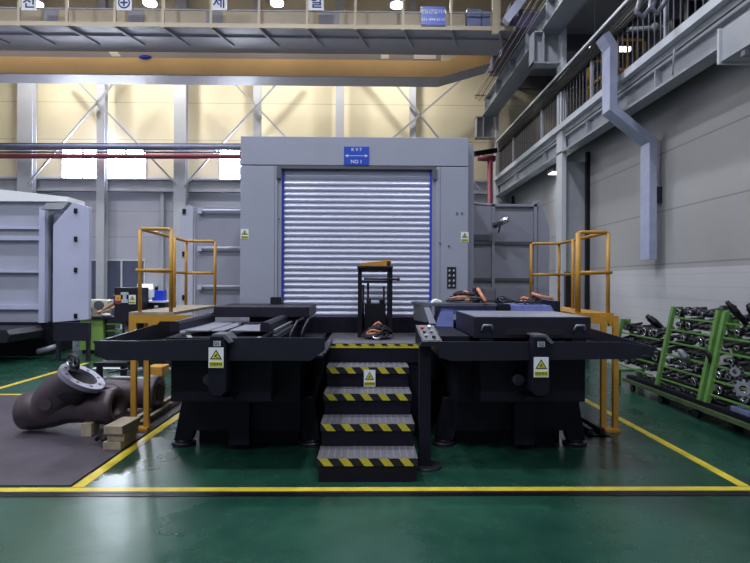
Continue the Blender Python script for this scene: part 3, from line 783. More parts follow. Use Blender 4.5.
# left station top: slab, guides, deck plates
gz = 1.30
def beam(x, y0, y1, z, t, w=.085, h=.085, nm='guide_beam'):
    b = B(); b.prism([(x-w/2, z-h), (x+w/2, z-h), (x+w/2, z-.02), (x+w/2-.02, z), (x-w/2+.02, z), (x-w/2, z-.02)], 'y', y0, y1)
    o = b.build(nm, 'navy', t)
    B().box(x-w/2+.01, x+w/2-.01, y1-.12, y1-.02, z, z+.02).build('end_stop', 'greysteel', o)
beam(-1.72, 4.86, 6.0, gz, tL); beam(-.90, 4.78, 6.1, gz, tL)
B().box(-.84, -.81, 4.85, 6.2, gz-.09, gz-.07).box(-.84, -.80, 4.85, 6.2, gz-.13, gz-.11).build('slide_rail', 'greysteel', tL)
B().box(-1.78, -.78, 4.80, 6.75, 1.03, gz-.14).build('carriage_bed', 'navy2', tL)
for x0, x1 in ((-1.66, -1.44), (-1.42, -1.30), (-1.26, -.97)):
    B().box(x0, x1, 4.95, 5.88, gz-.10, gz-.085).build('deck_plate', 'palletface', tL, bevel=.004)
B().box(-1.33, -1.12, 5.6, 5.88, gz-.084, gz-.078).build('deck_pad', 'navy2', tL)
B().box(-1.67, -.63, 5.9, 6.75, gz-.03, 1.387).build('pallet', 'navy', tL, bevel=.008)
B().box(-1.3, -.7, 6.0, 6.7, gz-.139, gz-.031).build('pallet_riser', 'navy2', tL)
p = at(271, 305, 6.6); q = at(282, 298, 6.6)
B().box(p.x, q.x, 6.55, 6.7, 1.3875, 1.47).build('sensor_box', 'navy', tL)
for i, (dx, yy) in enumerate(((-.72, 5.4), (-.64, 5.7))):
    B().tube([(dx-.04, yy-.15, 1.06), (dx-.02, yy-.1, 1.16), (dx+.02, yy+.05, 1.26), (dx+.06, yy+.2, 1.28)], .014, 8).build('clamp_arm', 'navy', tL)
B().sqtube((-1.45, 4.7, 1.05), (-1.60, 4.86, 1.16), .04).sqtube((-1.05, 4.7, 1.06), (-.95, 4.86, 1.15), .04).build('stay_bar', 'greysteel', tL)

# right station top: thick pallet with handles
px0, px1, zp = .955, 2.0, 1.352
b = B(); b.box(px0, px1, 4.79, 5.78, zp-.19, zp)
o = b.build('pallet', 'navy', tR, bevel=.006)
B().box(px0+.01, px1-.01, 4.8, 5.77, zp+.0005, zp+.004).build('pallet_face', 'palletface', o)
B().box(px0+.28, px1-.25, 4.784, 4.789, zp-.16, zp-.10).build('slot', 'ink', o)
for x in (atx(487, 4.78), atx(579, 4.78)):
    B().tube([(x-.045, 4.79, zp-.13), (x-.045, 4.755, zp-.10), (x-.035, 4.745, zp-.07), (x+.035, 4.745, zp-.07), (x+.045, 4.755, zp-.10), (x+.045, 4.79, zp-.13)], .011, 8).build('handle', 'greysteel', o)
    B().box(x-.06, x+.06, 4.76, 4.95, 1.03, zp-.191).build('pallet_support', 'navy2', tR)
B().box(px0+.1, px1-.1, 5.0, 5.7, 1.03, zp-.191).build('carriage_bed', 'navy2', tR)
B().prism([(1.2, 1.1), (1.5, 1.14), (1.62, 1.11), (1.5, 1.09)], 'y', 4.8, 4.9).prism([(1.62, 1.12), (1.78, 1.15), (1.72, 1.10)], 'y', 4.8, 4.86).build('cable_guide', 'darksteel', tR)
B().box(px0-.30, px0-.02, 4.9, 6.0, 1.03, 1.17).build('side_cover', 'navy2', tR)

# blue tooling block behind the right pallet
t = thing('fixture_block', (1.2, 6.2, 1.2), 'blue cast tooling block behind right pallet, beside the roller door', 'fixture')
zf = atz(303, 6.0); zfb = atz(325, 6.0)
x_a, x_b = atx(416, 6.0), atx(496, 6.0)
x1_, x2_, x3_, x4_ = atx(427, 6.0), atx(432, 6.0), atx(436, 6.0), atx(453, 6.0)
B().prism([(x_a, 6.35), (x2_, 5.95), (x_b, 5.95), (x_b, 6.6), (x_a, 6.6)], 'z', zf-.03, zf).build('top_plate', 'steeldk', t)
b = B(); b.sm = False
b.prism([(x_a+.02, 6.38), (x1_, 6.02), (x1_+.05, 6.02), (x1_+.05, 6.55), (x_a+.02, 6.55)], 'z', zfb+.03, zf-.031); b.build('corner_leg', 'steeldk', t)
b = B(); b.prism([(x1_-.03, zf-.05), (x1_+.03, zf-.05), (x3_-.0, zfb+.02), (x2_-.03, zfb+.02)], 'y', 5.98, 6.019); b.build('edge_rib', 'lightpanel', t)
b = B(); b.prism([(x2_+.04, zfb-.01), (x3_+.06, zf-.06), (x4_, zf-.07), (x4_, zfb-.03)], 'y', 5.97, 6.4); b.build('gusset', 'fixblue', t)
b = B(); b.box(x3_+.05, x_b, 6.0, 6.55, zf-.12, zf-.031); b.build('beam', 'fixblue', t)
b = B(); b.box(x_a+.22, x_b, 6.05, 6.6, 1.03, zfb+.02); b.build('underframe', 'navy2', t)
t = thing('fixture_block', (2.0, 6.2, 1.2), 'blue cast tooling block behind right pallet, beside the right yellow railing', 'fixture')
x5, x6 = atx(511, 6.0), atx(557, 6.0)
B().prism([(x5, zf-.14), (x5, zf-.02), (x6-.07, zf-.02), (x6, zf-.14)], 'y', 6.0, 6.55).build('beam', 'fixblue', t)
B().box(x6-.03, x6+.03, 5.98, 6.5, zf-.13, zf+.03).build('end_block', 'navy', t)
B().box(x5, x6, 6.05, 6.5, 1.03, zf-.141).build('underframe', 'navy2', t)
tag(B().box(x_b+.01, x5-.01, 6.0, 6.5, 1.03, zf-.01).build('spacer_block', 'navy'), 'dark block filling the gap between two blue tooling blocks', 'block')

# tangles and tools
def tangle(cx, cy, z, rx, ry, h, n, r, seed):
    rnd = random.Random(seed); b = B(); pts = []
    for i in range(n):
        a = i*1.35 + rnd.random()*.6; k = .35+.65*rnd.random()
        pts.append(Vector((cx+rx*k*math.cos(a), cy+ry*k*math.sin(a), z+r+h*(.25+.75*rnd.random())*max(.12, 1.25-1.15*k))))
    sm = []
    for i in range(len(pts)-1):
        p0, p1, p2, p3 = pts[max(0, i-1)], pts[i], pts[i+1], pts[min(len(pts)-1, i+2)]
        for u in (0, .25, .5, .75):
            sm.append(.5*((2*p1)+(-p0+p2)*u+(2*p0-5*p1+4*p2-p3)*u*u+(-p0+3*p1-3*p2+p3)*u**3))
    for p in sm: p.z = max(p.z, z+r)
    b.tube(sm, r, 6); return b
def strap_heap(name, cx, cy, z, rx, ry, h, lab, seed):
    t = thing(name, (cx, cy, z), lab, 'heap')
    tangle(cx, cy, z, rx, ry, h, 38, .015, seed).build('dark_strap', 'darkcloth', t)
    tangle(cx-.02, cy-.02, z, rx*.7, ry*.7, h*1.15, 14, .016, seed+1).build('orange_strap', 'copper', t)
    tangle(cx+.02, cy, z, rx*.9, ry*.9, h, 18, .010, seed+2).build('chain', 'steeldk', t)
    return t
xq = atx(377, 6.25)
t = strap_heap('lifting_sling', xq+.02, 6.25, 1.0+.006, .19, .14, .20, 'tangled orange and black lifting slings heaped at foot of black stand', 3)
B().lathe((xq-.0, 6.10, 1.03), (0, -.3, 1), [(0, .055), (0, .03), (.018, .03), (.018, .055)], 20, closed=True).build('steel_ring', 'brightsteel', t)
zz = zf+.001
t = strap_heap('lifting_sling', atx(465, 6.2), 6.22, zz, .24, .14, .14, 'heap of orange and dark shackles and slings on left blue block', 11)
B().cyl((atx(476, 6.2), 6.1, zz+.16), (atx(482, 6.1), 5.9, zz+.02), .02).build('orange_handle', 'copper', t)
t = strap_heap('hose_coil', atx(530, 6.2), 6.22, zf-.019, .16, .13, .12, 'coiled dark hose with orange end on right blue block', 17)
t2 = tag(B().tube([(atx(533, 6.1), 6.15, zf+.11), (atx(540, 6.1), 6.1, zf+.08), (atx(552, 6.1), 6.05, zf+.05)], .018).build('pry_bar', 'copper'), 'orange bar leaning on the coiled hose on blue block', 'bar')
tag(tangle(atx(505, 6.2), 6.25, zf-.008, .12, .12, .08, 16, .014, 31).build('chain', 'darksteel'), 'dark chain piled between the two blue tooling blocks', 'chain')
for i, (x0, x1, y0, y1, m, lab) in enumerate(((474, 479, 288, 303, 'navy', 'dark steel angle block standing on left blue block'), (483, 495, 288, 303, 'steeldk', 'grey steel cube standing on left blue block'))):
    a = at(x0, y1, 6.3); c = at(x1, y0, 6.3)
    b = B().box(a.x, c.x, 6.25, 6.4, zz, c.z); b.box(a.x+.01, c.x-.01, 6.24, 6.25, zz+.02, c.z-.02)
    tag(b.build('angle_block', m, bevel=.004), lab, 'block')
a = at(431, 303, 6.1)
tag(B().prism([(a.x, zz), (a.x+.02, zz+.03), (a.x+.06, zz+.045), (a.x+.11, zz+.03), (a.x+.13, zz)], 'y', 6.05, 6.2).build('rag', 'white', bevel=.01), 'crumpled white rag on the corner of left blue block', 'rag')

# ================================================================== STAIRS AND CENTRE PLATFORM
st = thing('steps', (0.01, 5.0, 0), 'black steel steps with yellow hazard nosings up to the platform', 'stairs')
Y1, RUN, W = 4.47, .325, .835
def nosing(parent, x0, x1, y, z1, h, n, sl):
    s = B().box(x0, x1, y-.004, y, z1-h, z1).build('nosing_strip', 'hazardblack', parent)
    b = B(); p = (x1-x0)/n
    for i in range(n):
        a = x0 + i*p + .01; wd = p*.45
        q = [(a, z1), (a+wd, z1), (min(a+wd+sl, x1), z1-h), (min(a+sl, x1), z1-h)]
        b.prism(q, 'y', y-.006, y-.004)
    b.build('yellow_stripe', 'hazard', s)
for k in range(4):
    y = Y1+RUN*k; z = .2*(k+1); xc = .01
    B().box(xc-W/2+.01, xc+W/2-.01, y+.01, 5.76, z-.2+.001, z-.012).build('riser', 'navy2', st)
    tr = B().box(xc-W/2, xc+W/2, y, y+RUN+.02 if k < 3 else 5.765, z-.012, z).build('tread', 'gridsteel', st)
    b = B()
    for i in range(15): x = xc-W/2+.03+i*(W-.06)/14; b.box(x-.006, x+.006, y+.02, y+RUN-.005, z, z+.004)
    b.build('grip_rib', 'greysteel', tr)
    nosing(st, xc-W/2, xc+W/2, y, z, .062, 5 if k else 5, .05)
warning_sign(st, atx(370, 5.44), Y1+RUN*3-.008, .8-.11, .115, .17, 'hand', '안전주의')
pf = thing('platform', (.1, 6.3, 0), 'dark platform between pallet stations with black and yellow edge', 'platform')
B().box(-.45, .66, 5.77, 6.97, .80, 1.0).build('deck', 'navy2', pf)
B().box(-.42, .63, 5.8, 6.95, 0, .799).build('support', 'navy2', pf)
B().box(-.44, .65, 5.78, 6.96, 1.0003, 1.005).build('deck_sheet', 'gridsteel', pf)
s = B().box(-.45, .66, 5.764, 5.769, .955, 1.0).build('edge_strip', 'hazard', pf)
b = B()
for i in range(8):
    a = -.40+i*.138; b.prism([(a, 1.0), (a+.06, 1.0), (a+.075, .98), (a+.015, .98)], 'y', 5.761, 5.7635)
b.build('dark_stripe', 'hazardblack', s)

# black stand on the platform
xs = atx(358, 6.4)+.01; ze = 1.006
t = thing('work_stand', (xs+.2, 6.5, ze), 'tall black steel work stand in front of the roller door', 'stand')
sx0, sx1, sy0, sy1, szt = atx(357, 6.35), atx(393, 6.35), 6.35, 6.75, atz(266, 6.35)
B().box(sx0, sx1, sy0, sy1, szt-.03, szt).box(sx0+.02, sx1-.02, sy0+.01, sy0+.03, szt-.07, szt-.03).build('top', 'black', t, bevel=.004)
for x in (sx0+.01, sx1-.055):
    for y in (sy0+.01, sy1-.05):
        B().box(x, x+(.045 if x < 0 else .05), y, y+.04, ze, szt-.03).build('leg', 'black', t)
B().box(sx0+.05, sx1-.05, sy0+.02, sy1-.02, ze+.03, ze+.07).build('lower_shelf', 'black', t)
b = B().box(sx0+.05, sx1-.03, sy0+.02, sy0+.05, szt-.20, szt-.17)
b.cyl((sx0+.08, sy0, szt-.15), (sx1+.05, sy0, szt-.155), .012); b.sphere((sx1+.06, sy0, szt-.155), .022)
b.build('cross_bar', 'darksteel', t)
b = B()
for x, z1, r in ((sx0+.07, .62, .015), (sx0+.13, .64, .014), (sx0+.32, .6, .012)): b.cyl((x, sy0+.12, ze+.07), (x, sy0+.12, ze+z1), r)
b.build('upright_rod', 'black', t)
B().box(sx0+.09, sx1-.08, sy0+.08, sy0+.26, ze+.071, ze+.40).cyl((sx0+.14, sy0+.1, ze+.40), (sx0+.14, sy0+.1, ze+.46), .03).cyl((sx0+.30, sy0+.1, ze+.40), (sx0+.30, sy0+.1, ze+.45), .035).build('motor_unit', 'black', t, bevel=.01)
t = thing('level_case', (sx0+.2, 6.5, szt), 'yellow wedge shaped tool case on top of the black stand', 'case')
b = B(); b.prism([(sx0+.03, szt+.001), (sx1-.02, szt+.001), (sx1-.02, szt+.07), (sx1-.12, szt+.065), (sx0+.03, szt+.038)], 'y', 6.42, 6.6); b.build('case_body', 'yellow', t, bevel=.004)
B().box(sx1-.07, sx1-.03, 6.41, 6.42, szt+.005, szt+.06).build('latch', 'ink', t)
B().box(sx1-.14, sx1-.05, 6.48, 6.54, szt+.071, szt+.08).build('carry_handle', 'yellow', t)

# control pillar
t = thing('control_pillar', (.5, 4.85, 0), 'black control pillar with a sloped button panel right of the stairs', 'control panel')
pxc = atx(425, 4.85)
B().box(pxc-.05, pxc+.05, 4.80, 4.90, .02, 1.14).build('post', 'navy2', t)
B().cyl((pxc+.02, 4.85, .0), (pxc+.02, 4.85, .02), .13, n=28).build('base_plate', 'darksteel', t)
b = B(); b.sm = False
x0, x1 = atx(419, 4.75)+.005, atx(441, 4.75)
b.loft([[Vector((x0, 4.70, 1.10)), Vector((x1, 4.70, 1.10)), Vector((x1, 4.92, 1.10)), Vector((x0-.02, 4.92, 1.10))],
        [Vector((x0+.02, 4.70, 1.14)), Vector((x1+.01, 4.70, 1.14)), Vector((x1-.04, 4.92, 1.27)), Vector((x0-.02, 4.92, 1.27))]])
pb = b.build('panel_housing', 'navy', t)
def ptop(u, v, h=.0):
    A, Bq, C_, D_ = Vector((x0+.02, 4.70, 1.14)), Vector((x1+.01, 4.70, 1.14)), Vector((x1-.04, 4.92, 1.27)), Vector((x0-.02, 4.92, 1.27))
    nrm = (Bq-A).cross(D_-A).normalized()
    return (A*(1-u)+Bq*u)*(1-v)+(D_*(1-u)+C_*u)*v + nrm*h
fp = B()
V = [ptop(.08, .06, .001), ptop(.92, .06, .001), ptop(.92, .94, .001), ptop(.08, .94, .001)]; V2 = [ptop(.08, .06, .004), ptop(.92, .06, .004), ptop(.92, .94, .004), ptop(.08, .94, .004)]
fp.sm = False; fp.loft([V, V2]); face = fp.build('button_plate', 'steeldk', pb)
for i, (u, v, m, r) in enumerate(((.28, .8, 'red', .015), (.66, .83, 'white', .015), (.3, .55, 'black', .013), (.66, .55, 'greysteel', .012), (.3, .3, 'greysteel', .012), (.68, .25, 'black', .018))):
    B().cyl(ptop(u, v, .004), ptop(u, v, .022), r, n=14).build('push_button', m, pb)

# ================================================================== YELLOW PLATFORM RAILINGS
def access(side):
    L = side < 0
    if L: A_, B_, C_, D_ = atx(140, 6.0), atx(171, 6.0), atx(186, 7.8), atx(215, 7.8)
    else: A_, B_, C_, D_ = atx(608, 6.1), atx(578, 6.1), atx(559, 7.9), atx(531, 7.9)
    Yn, Yf = (6.0, 7.8) if L else (6.1, 7.9)
    zd = 1.32; zt = atz(230, Yn) if L else atz(231, Yn)
    lab = 'yellow access platform with pipe railing and legs at the %s side' % ('left' if L else 'right')
    t = thing('access_platform', (A_, 6.5, 0), lab, 'platform')
    A_ = A_
    r = .019
    zm = (zd+zt)/2
    # posts, each a part
    posts = [(A_, Yn), (B_, Yn), (A_+(.02 if L else -.02), (Yn+Yf)/2+.1), (C_, Yf), (D_, Yf)]
    for i, (x, y) in enumerate(posts):
        rr = r*1.1 if i != 1 or L else .03
        B().cyl((x, y, zd), (x, y, zt-.01), rr, n=12).build('post', 'yellow', t)
    b = B(); s = -1 if L else 1
    b.tube([(B_, Yn, zt-.04), (B_+s*.01, Yn, zt-.01), (B_+s*.04, Yn, zt), (A_-s*.03, Yn, zt), (A_, Yn+.03, zt), (C_, Yf-.05, zt), (C_-s*.04, Yf, zt), (D_+s*.04, Yf, zt), (D_, Yf, zt-.03)], r*1.05, 10)
    b.build('top_rail', 'yellow', t)
    b = B(); b.cyl((A_+s*.04, Yn-.01, zm), (B_-s*.02, Yn-.01, zm), r); b.cyl((A_, Yn, zm), (C_, Yf, zm), r); b.cyl((C_, Yf, zm), (D_, Yf, zm), r)
    b.build('mid_rail', 'yellow', t)
    # deck
    x0, x1 = (A_-.10, B_+.05) if L else (B_-.05, A_+.05)
    B().box(x0, x1, Yn-.05, Yf, zd-.03, zd).build('deck_plate', 'wood' if L else 'yellow', t)
    if L: B().box(C_-.05, D_+.06, Yf-.5, Yf+.05, zd-.029, zd-.001).build('deck_extension', 'wood', t)
    b = B()
    if L: b.prism([(x0, zd-.031), (x1+.25, zd-.031), (x1+.0, zd-.10), (x0+.34, zd-.10), (x0+.22, zd-.24), (x0+.21, zd-.12), (x0+.08, zd-.12), (x0+.08, zd-.3), (x0, zd-.3)], 'y', Yn-.05, Yn-.01)
    else: b.prism([(x0-.0, zd-.031), (x1, zd-.031), (x1, zd-.15), (x1-.06, zd-.15), (x1-.06, zd-.12), (x0+.1, zd-.12), (x0+.12, zd-.25), (x0+.02, zd-.25), (x0+.0, zd-.12)], 'y', Yn-.05, Yn-.01)
    b.build('front_plate', 'yellow', t)
    if L: lx = (atx(133.5, 6.0), atx(146.5, 6.0))
    else: lx = (atx(604.5, 6.0), atx(616.5, 6.0))
    for i, x in enumerate(lx):
        yy = (6.02 if L else 6.02)
        b = B().box(x-.028, x+.028, yy-.02, yy+.03, .0145 if L else .001, zd-.031)
        lg = b.build('leg', 'yellow', t)
    B().box(lx[0]-.03, lx[1]+.03, 5.95, 6.08, .0145 if L else .001, .045 if L else .03).build('base_plate', 'yellow', t)
    return t
access(-1); access(1)

# ================================================================== LEFT MACHINE
YM = 11.2
t = thing('milling_machine', (-8, 13, 0), 'large pale grey machine with ribbed side at the far left', 'machine')
Yb = 11.9
B().box(-14.5, atx(44, Yb), Yb, 13.5, .75, atz(204, Yb)).build('body', 'enclosure', t, bevel=.01)
# curved roof
b = B(); zc = atz(204, Yb); xe = atx(70, Yb)
pts = [(xe, zc+.0)]
for i in range(9):
    u = i/8; pts.append((xe - u*4.6, zc + .10 + .32*math.sin(u*PI/2)))
pts += [(-14.5, zc+.42), (-14.5, zc+.001)]
b.prism(pts, 'y', Yb-.1, 12.5); b.build('roof_cover', 'white', t)
b = B()
for y, h in ((230, .06), (240, .10), (273, .05), (308, .10)):
    z = atz(y, Yb); b.box(-14.5, atx(42, Yb-.1)-.001, Yb-.1, Yb-.001, z-h/2, z+h/2)
b.build('side_rail', 'wing', t)
B().box(atx(42, Yb), atx(48, Yb), Yb-.12, Yb-.002, .75, atz(210, Yb)).build('corner_post', 'wing', t)
b = B(); b.box(-14.5, atx(42, Yb)-.002, Yb-.03, Yb-.001, atz(238, Yb), atz(232, Yb)); b.build('side_recess', 'steelgrey', t)
B().box(atx(48, Yb), atx(58, Yb), Yb+.2, 13, .75, atz(212, Yb)).build('inner_wall', 'enclosure2', t)
B().prism([(atx(40, 11.5), atz(211, 11.5)), (atx(46, 11.5), atz(205, 11.5)), (atx(68, 11.5), atz(204, 11.5)), (atx(62, 11.5), atz(211, 11.5))], 'y', 11.5, 11.77).build('canopy', 'steelgrey', t)
# front wing panel
wp = [(52.5, 322.5), (53, 225), (73, 202), (89, 207), (88.5, 319.5)]
P_ = [at(x, y, YM) for x, y in wp]
wing = B().prism([(p.x, p.z) for p in P_], 'y', YM, YM+.12).build('wing_panel', 'wing', t, bevel=.008)
for y in (211, 239, 270, 316): p = at(76, y, YM); B().box(p.x-.03, p.x+.03, YM-.03, YM, p.z-.05, p.z+.05).build('latch', 'black', wing)
B().box(atx(53, YM), atx(88, YM), YM+.02, YM+.14, .42, P_[0].z-.005).build('wing_base', 'navy', t)
B().box(atx(55, YM), atx(58, YM), YM+.04, YM+.12, 0, .419).build('leg', 'navy', t)
B().box(atx(85, YM), atx(88, YM), YM+.04, YM+.12, 0, .419).build('leg', 'navy', t)
B().box(-14.5, atx(50, Yb), Yb-.05, 13.4, .40, .749).build('base', 'navy2', t)
B().prism([(-14.5, .7), (atx(20, 11.0), .7), (atx(23, 11.0), .6), (atx(20, 11.0), .45), (-14.5, .45)], 'y', 10.6, 11.7).build('chip_tray', 'navy', t)
B().box(-14.5, atx(38, 11.9), 12.2, 13.3, 0, .399).build('plinth', 'navy2', t)
B().cyl(at(38, 352, 11.3), at(58, 346, 11.3), .06).build('chip_conveyor', 'greysteel', t)

# ================================================================== BACKGROUND WORK AREA
# green cabinet with a small cream machine on top
Yg = 12.4
x0, x1 = atx(80, Yg), atx(103, Yg)
t = thing('tool_cabinet', ((x0+x1)/2, Yg, 0), 'light green tool cabinet below the small cream machine', 'cabinet')
B().box(x0, x1, Yg, Yg+.6, .08, atz(320, Yg)).build('body', 'cabgreen', t, bevel=.01)
b = B().box(x0+.03, x1-.02, Yg+.05, Yg+.55, 0, .08); b.build('plinth', 'navy2', t)
tag(B().box(x0-.03, x1+.5, Yg-.05, Yg+.62, atz(320, Yg)+.001, atz(318, Yg)).build('worktop', 'navy'), 'dark bench top over the green cabinet', 'worktop')
b = B()
t = thing('drawer_rack', (x1+.25, Yg+.2, 0), 'small dark rack with green trays beside the green cabinet', 'rack')
B().box(x1+.02, x1+.05, Yg+.1, Yg+.5, 0, atz(320, Yg)).box(x1+.4, x1+.43, Yg+.1, Yg+.5, 0, atz(320, Yg)).build('frame', 'navy', t)
for i in range(4): B().box(x1+.06, x1+.39, Yg+.05, Yg+.5, .18+.16*i, .21+.16*i).build('tray', 'cabgreen', t)
zc = atz(318, Yg)+.001
t = thing('bench_machine', (x0+.3, Yg, zc), 'small cream bench machine on the dark bench top', 'machine')
b = B(); b.prism([(x0-.05, zc), (x1-.08, zc), (x1+.1, zc+.38), (x0+.15, zc+.40), (x0-.05, zc+.3)], 'y', Yg+.1, Yg+.5); b.build('casting', 'cream', t, bevel=.02)
B().cyl((x0+.4, Yg+.1, zc+.27), (x0+.4, Yg+.02, zc+.27), .1, n=20).build('spindle', 'steeldk', t)
B().cyl((x0+.16, Yg+.06, zc+.16), (x0+.16, Yg+.03, zc+.16), .09, n=20).build('hand_wheel', 'black', t)
B().sphere((x0+.42, Yg+.04, zc+.10), .035).build('knob', 'red', t)
tag(B().sphere((x1+.04, Yg+.1, zc+.045), .09, (1.1, .8, .5)).build('cloth', 'white'), 'white cloth lying on the dark bench top', 'cloth')
tag(B().cyl((x1+.33, Yg+.1, zc), (x1+.33, Yg+.1, zc+.17), .04).cyl((x1+.33, Yg+.1, zc+.17), (x1+.33, Yg+.1, zc+.20), .045).build('can', 'lightpanel'), 'pale can standing at the right end of bench top', 'can')

# control cabinet with stickers
Yk = 9.8
t = thing('control_cabinet', (atx(127, Yk), Yk, 0), 'navy electrical cabinet with warning stickers beside left yellow railing', 'cabinet')
a = at(114, 322, Yk); c = at(141, 287.5, Yk)
cab = B().box(a.x, c.x, Yk, Yk+.35, a.z, c.z).build('cabinet_box', 'navy', t, bevel=.01)
B().cyl((atx(124, Yk), Yk+.17, .0), (atx(124, Yk), Yk+.17, a.z-.001), .05).box(a.x+.05, c.x-.05, Yk+.02, Yk+.32, 0, .03).build('stand', 'steeldk', t)
p = at(118, 299.5, Yk); s = B().box(p.x-.05, p.x+.05, Yk-.003, Yk, p.z-.08, p.z+.08).build('warning_sticker', 'sticker_orange', t)
B().prism([(p.x-.01, p.z-.01), (p.x+.015, p.z+.02), (p.x+.0, p.z+.02), (p.x+.012, p.z+.05), (p.x-.015, p.z+.015), (p.x, p.z+.015)], 'y', Yk-.005, Yk-.003).build('lightning_mark', 'ink', s)
B().box(p.x-.05, p.x+.05, Yk-.005, Yk-.003, p.z-.08, p.z-.02).build('caption_block', 'redpipe', s)
p = at(132.3, 299.5, Yk); warning_sign(t, p.x, Yk-.001, p.z, .125, .165, 'person')
p = at(125, 297, Yk)
B().box(p.x-.03, p.x+.03, Yk-.02, Yk, p.z-.09, p.z+.08).box(p.x-.065, p.x+.065, Yk-.024, Yk, p.z+.04, p.z+.085).box(p.x-.055, p.x+.055, Yk-.024, Yk-.001, p.z-.105, p.z-.04).build('name_plate', 'lightpanel', t)
a = at(142, 300, 10.3); c = at(152, 285, 10.3)
t = thing('monitor', (a.x, 10.3, 1.3), 'lit white screen between the navy cabinet and blue box', 'monitor')
a = at(141, 322, 10.3); c = at(167, 301, 10.3)
B().box(atx(137, 10.3), atx(153.5, 10.3), 10.3, 10.34, atz(298, 10.3), atz(284.5, 10.3)).build('casing', 'white', t)
B().box(atx(141, 10.3), atx(152.5, 10.3), 10.285, 10.299, atz(290, 10.3), atz(285.5, 10.3)).build('screen', 'screen', t)
B().box(atx(146, 10.3), atx(148, 10.3), 10.3, 10.34, c.z+.001, atz(298, 10.3)).build('stand', 'navy', t)
t = thing('desk_cabinet', (a.x, 10.3, 0), 'navy desk cabinet behind left yellow railing under the blue box', 'cabinet')
B().box(a.x, c.x, 10.2, 10.8, .05, c.z-.03).build('body', 'navy', t, bevel=.005)
B().box(a.x-.03, c.x+.03, 10.17, 10.82, c.z-.029, c.z).build('desktop', 'lightpanel', t)
B().box(a.x+.3, a.x+.36, 10.185, 10.2, c.z-.12, c.z-.08).build('label_plate', 'white', t)
B().box(a.x+.05, c.x-.05, 10.25, 10.75, 0, .05).build('plinth', 'black', t)
tag(B().box(atx(152, 10.4), atx(163, 10.4), 10.4, 10.6, c.z+.001, atz(291, 10.4)).build('storage_box', 'blue', bevel=.01), 'bright blue box on the navy desk cabinet', 'box')
tag(B().cyl((atx(156.5, 10.5), 10.5, atz(291, 10.4)+.001), (atx(156.5, 10.5), 10.5, atz(287, 10.4)), .035).build('bottle', 'black'), 'small black bottle on top of the bright blue box', 'bottle')

# person leaning to the bench behind the cabinet
def skin_mesh(name, verts, edges, radii, m, parent, sub=2, root=0):
    me = bpy.data.meshes.new(name)
    off = OFF[parent.name]
    me.from_pydata([tuple(Vector(v)-off) for v in verts], edges, [])
    me.materials.append(M[m])
    o = bpy.data.objects.new(name, me); COL.objects.link(o); o.parent = parent; OFF[o.name] = off
    bpy.context.view_layer.objects.active = o
    md = o.modifiers.new('skin', 'SKIN')
    if not me.skin_vertices: me.attributes
    sv = me.skin_vertices
    if len(sv) == 0:
        o.select_set(True); bpy.ops.mesh.customdata_skin_add(); o.select_set(False); sv = me.skin_vertices
    for i, r in enumerate(radii): sv[0].data[i].radius = (r, r) if not isinstance(r, tuple) else r
    sv[0].data[root].use_root = True
    md.use_smooth_shade = True
    s = o.modifiers.new('sub', 'SUBSURF'); s.levels = sub; s.render_levels = sub
    return o
Yp = 11.3
hx = atx(135, Yp)
t = thing('person', (hx, Yp, 0), 'person in a blue shirt bending over bench, reaching left behind navy cabinet', 'person')
sh = atx(125, Yp)
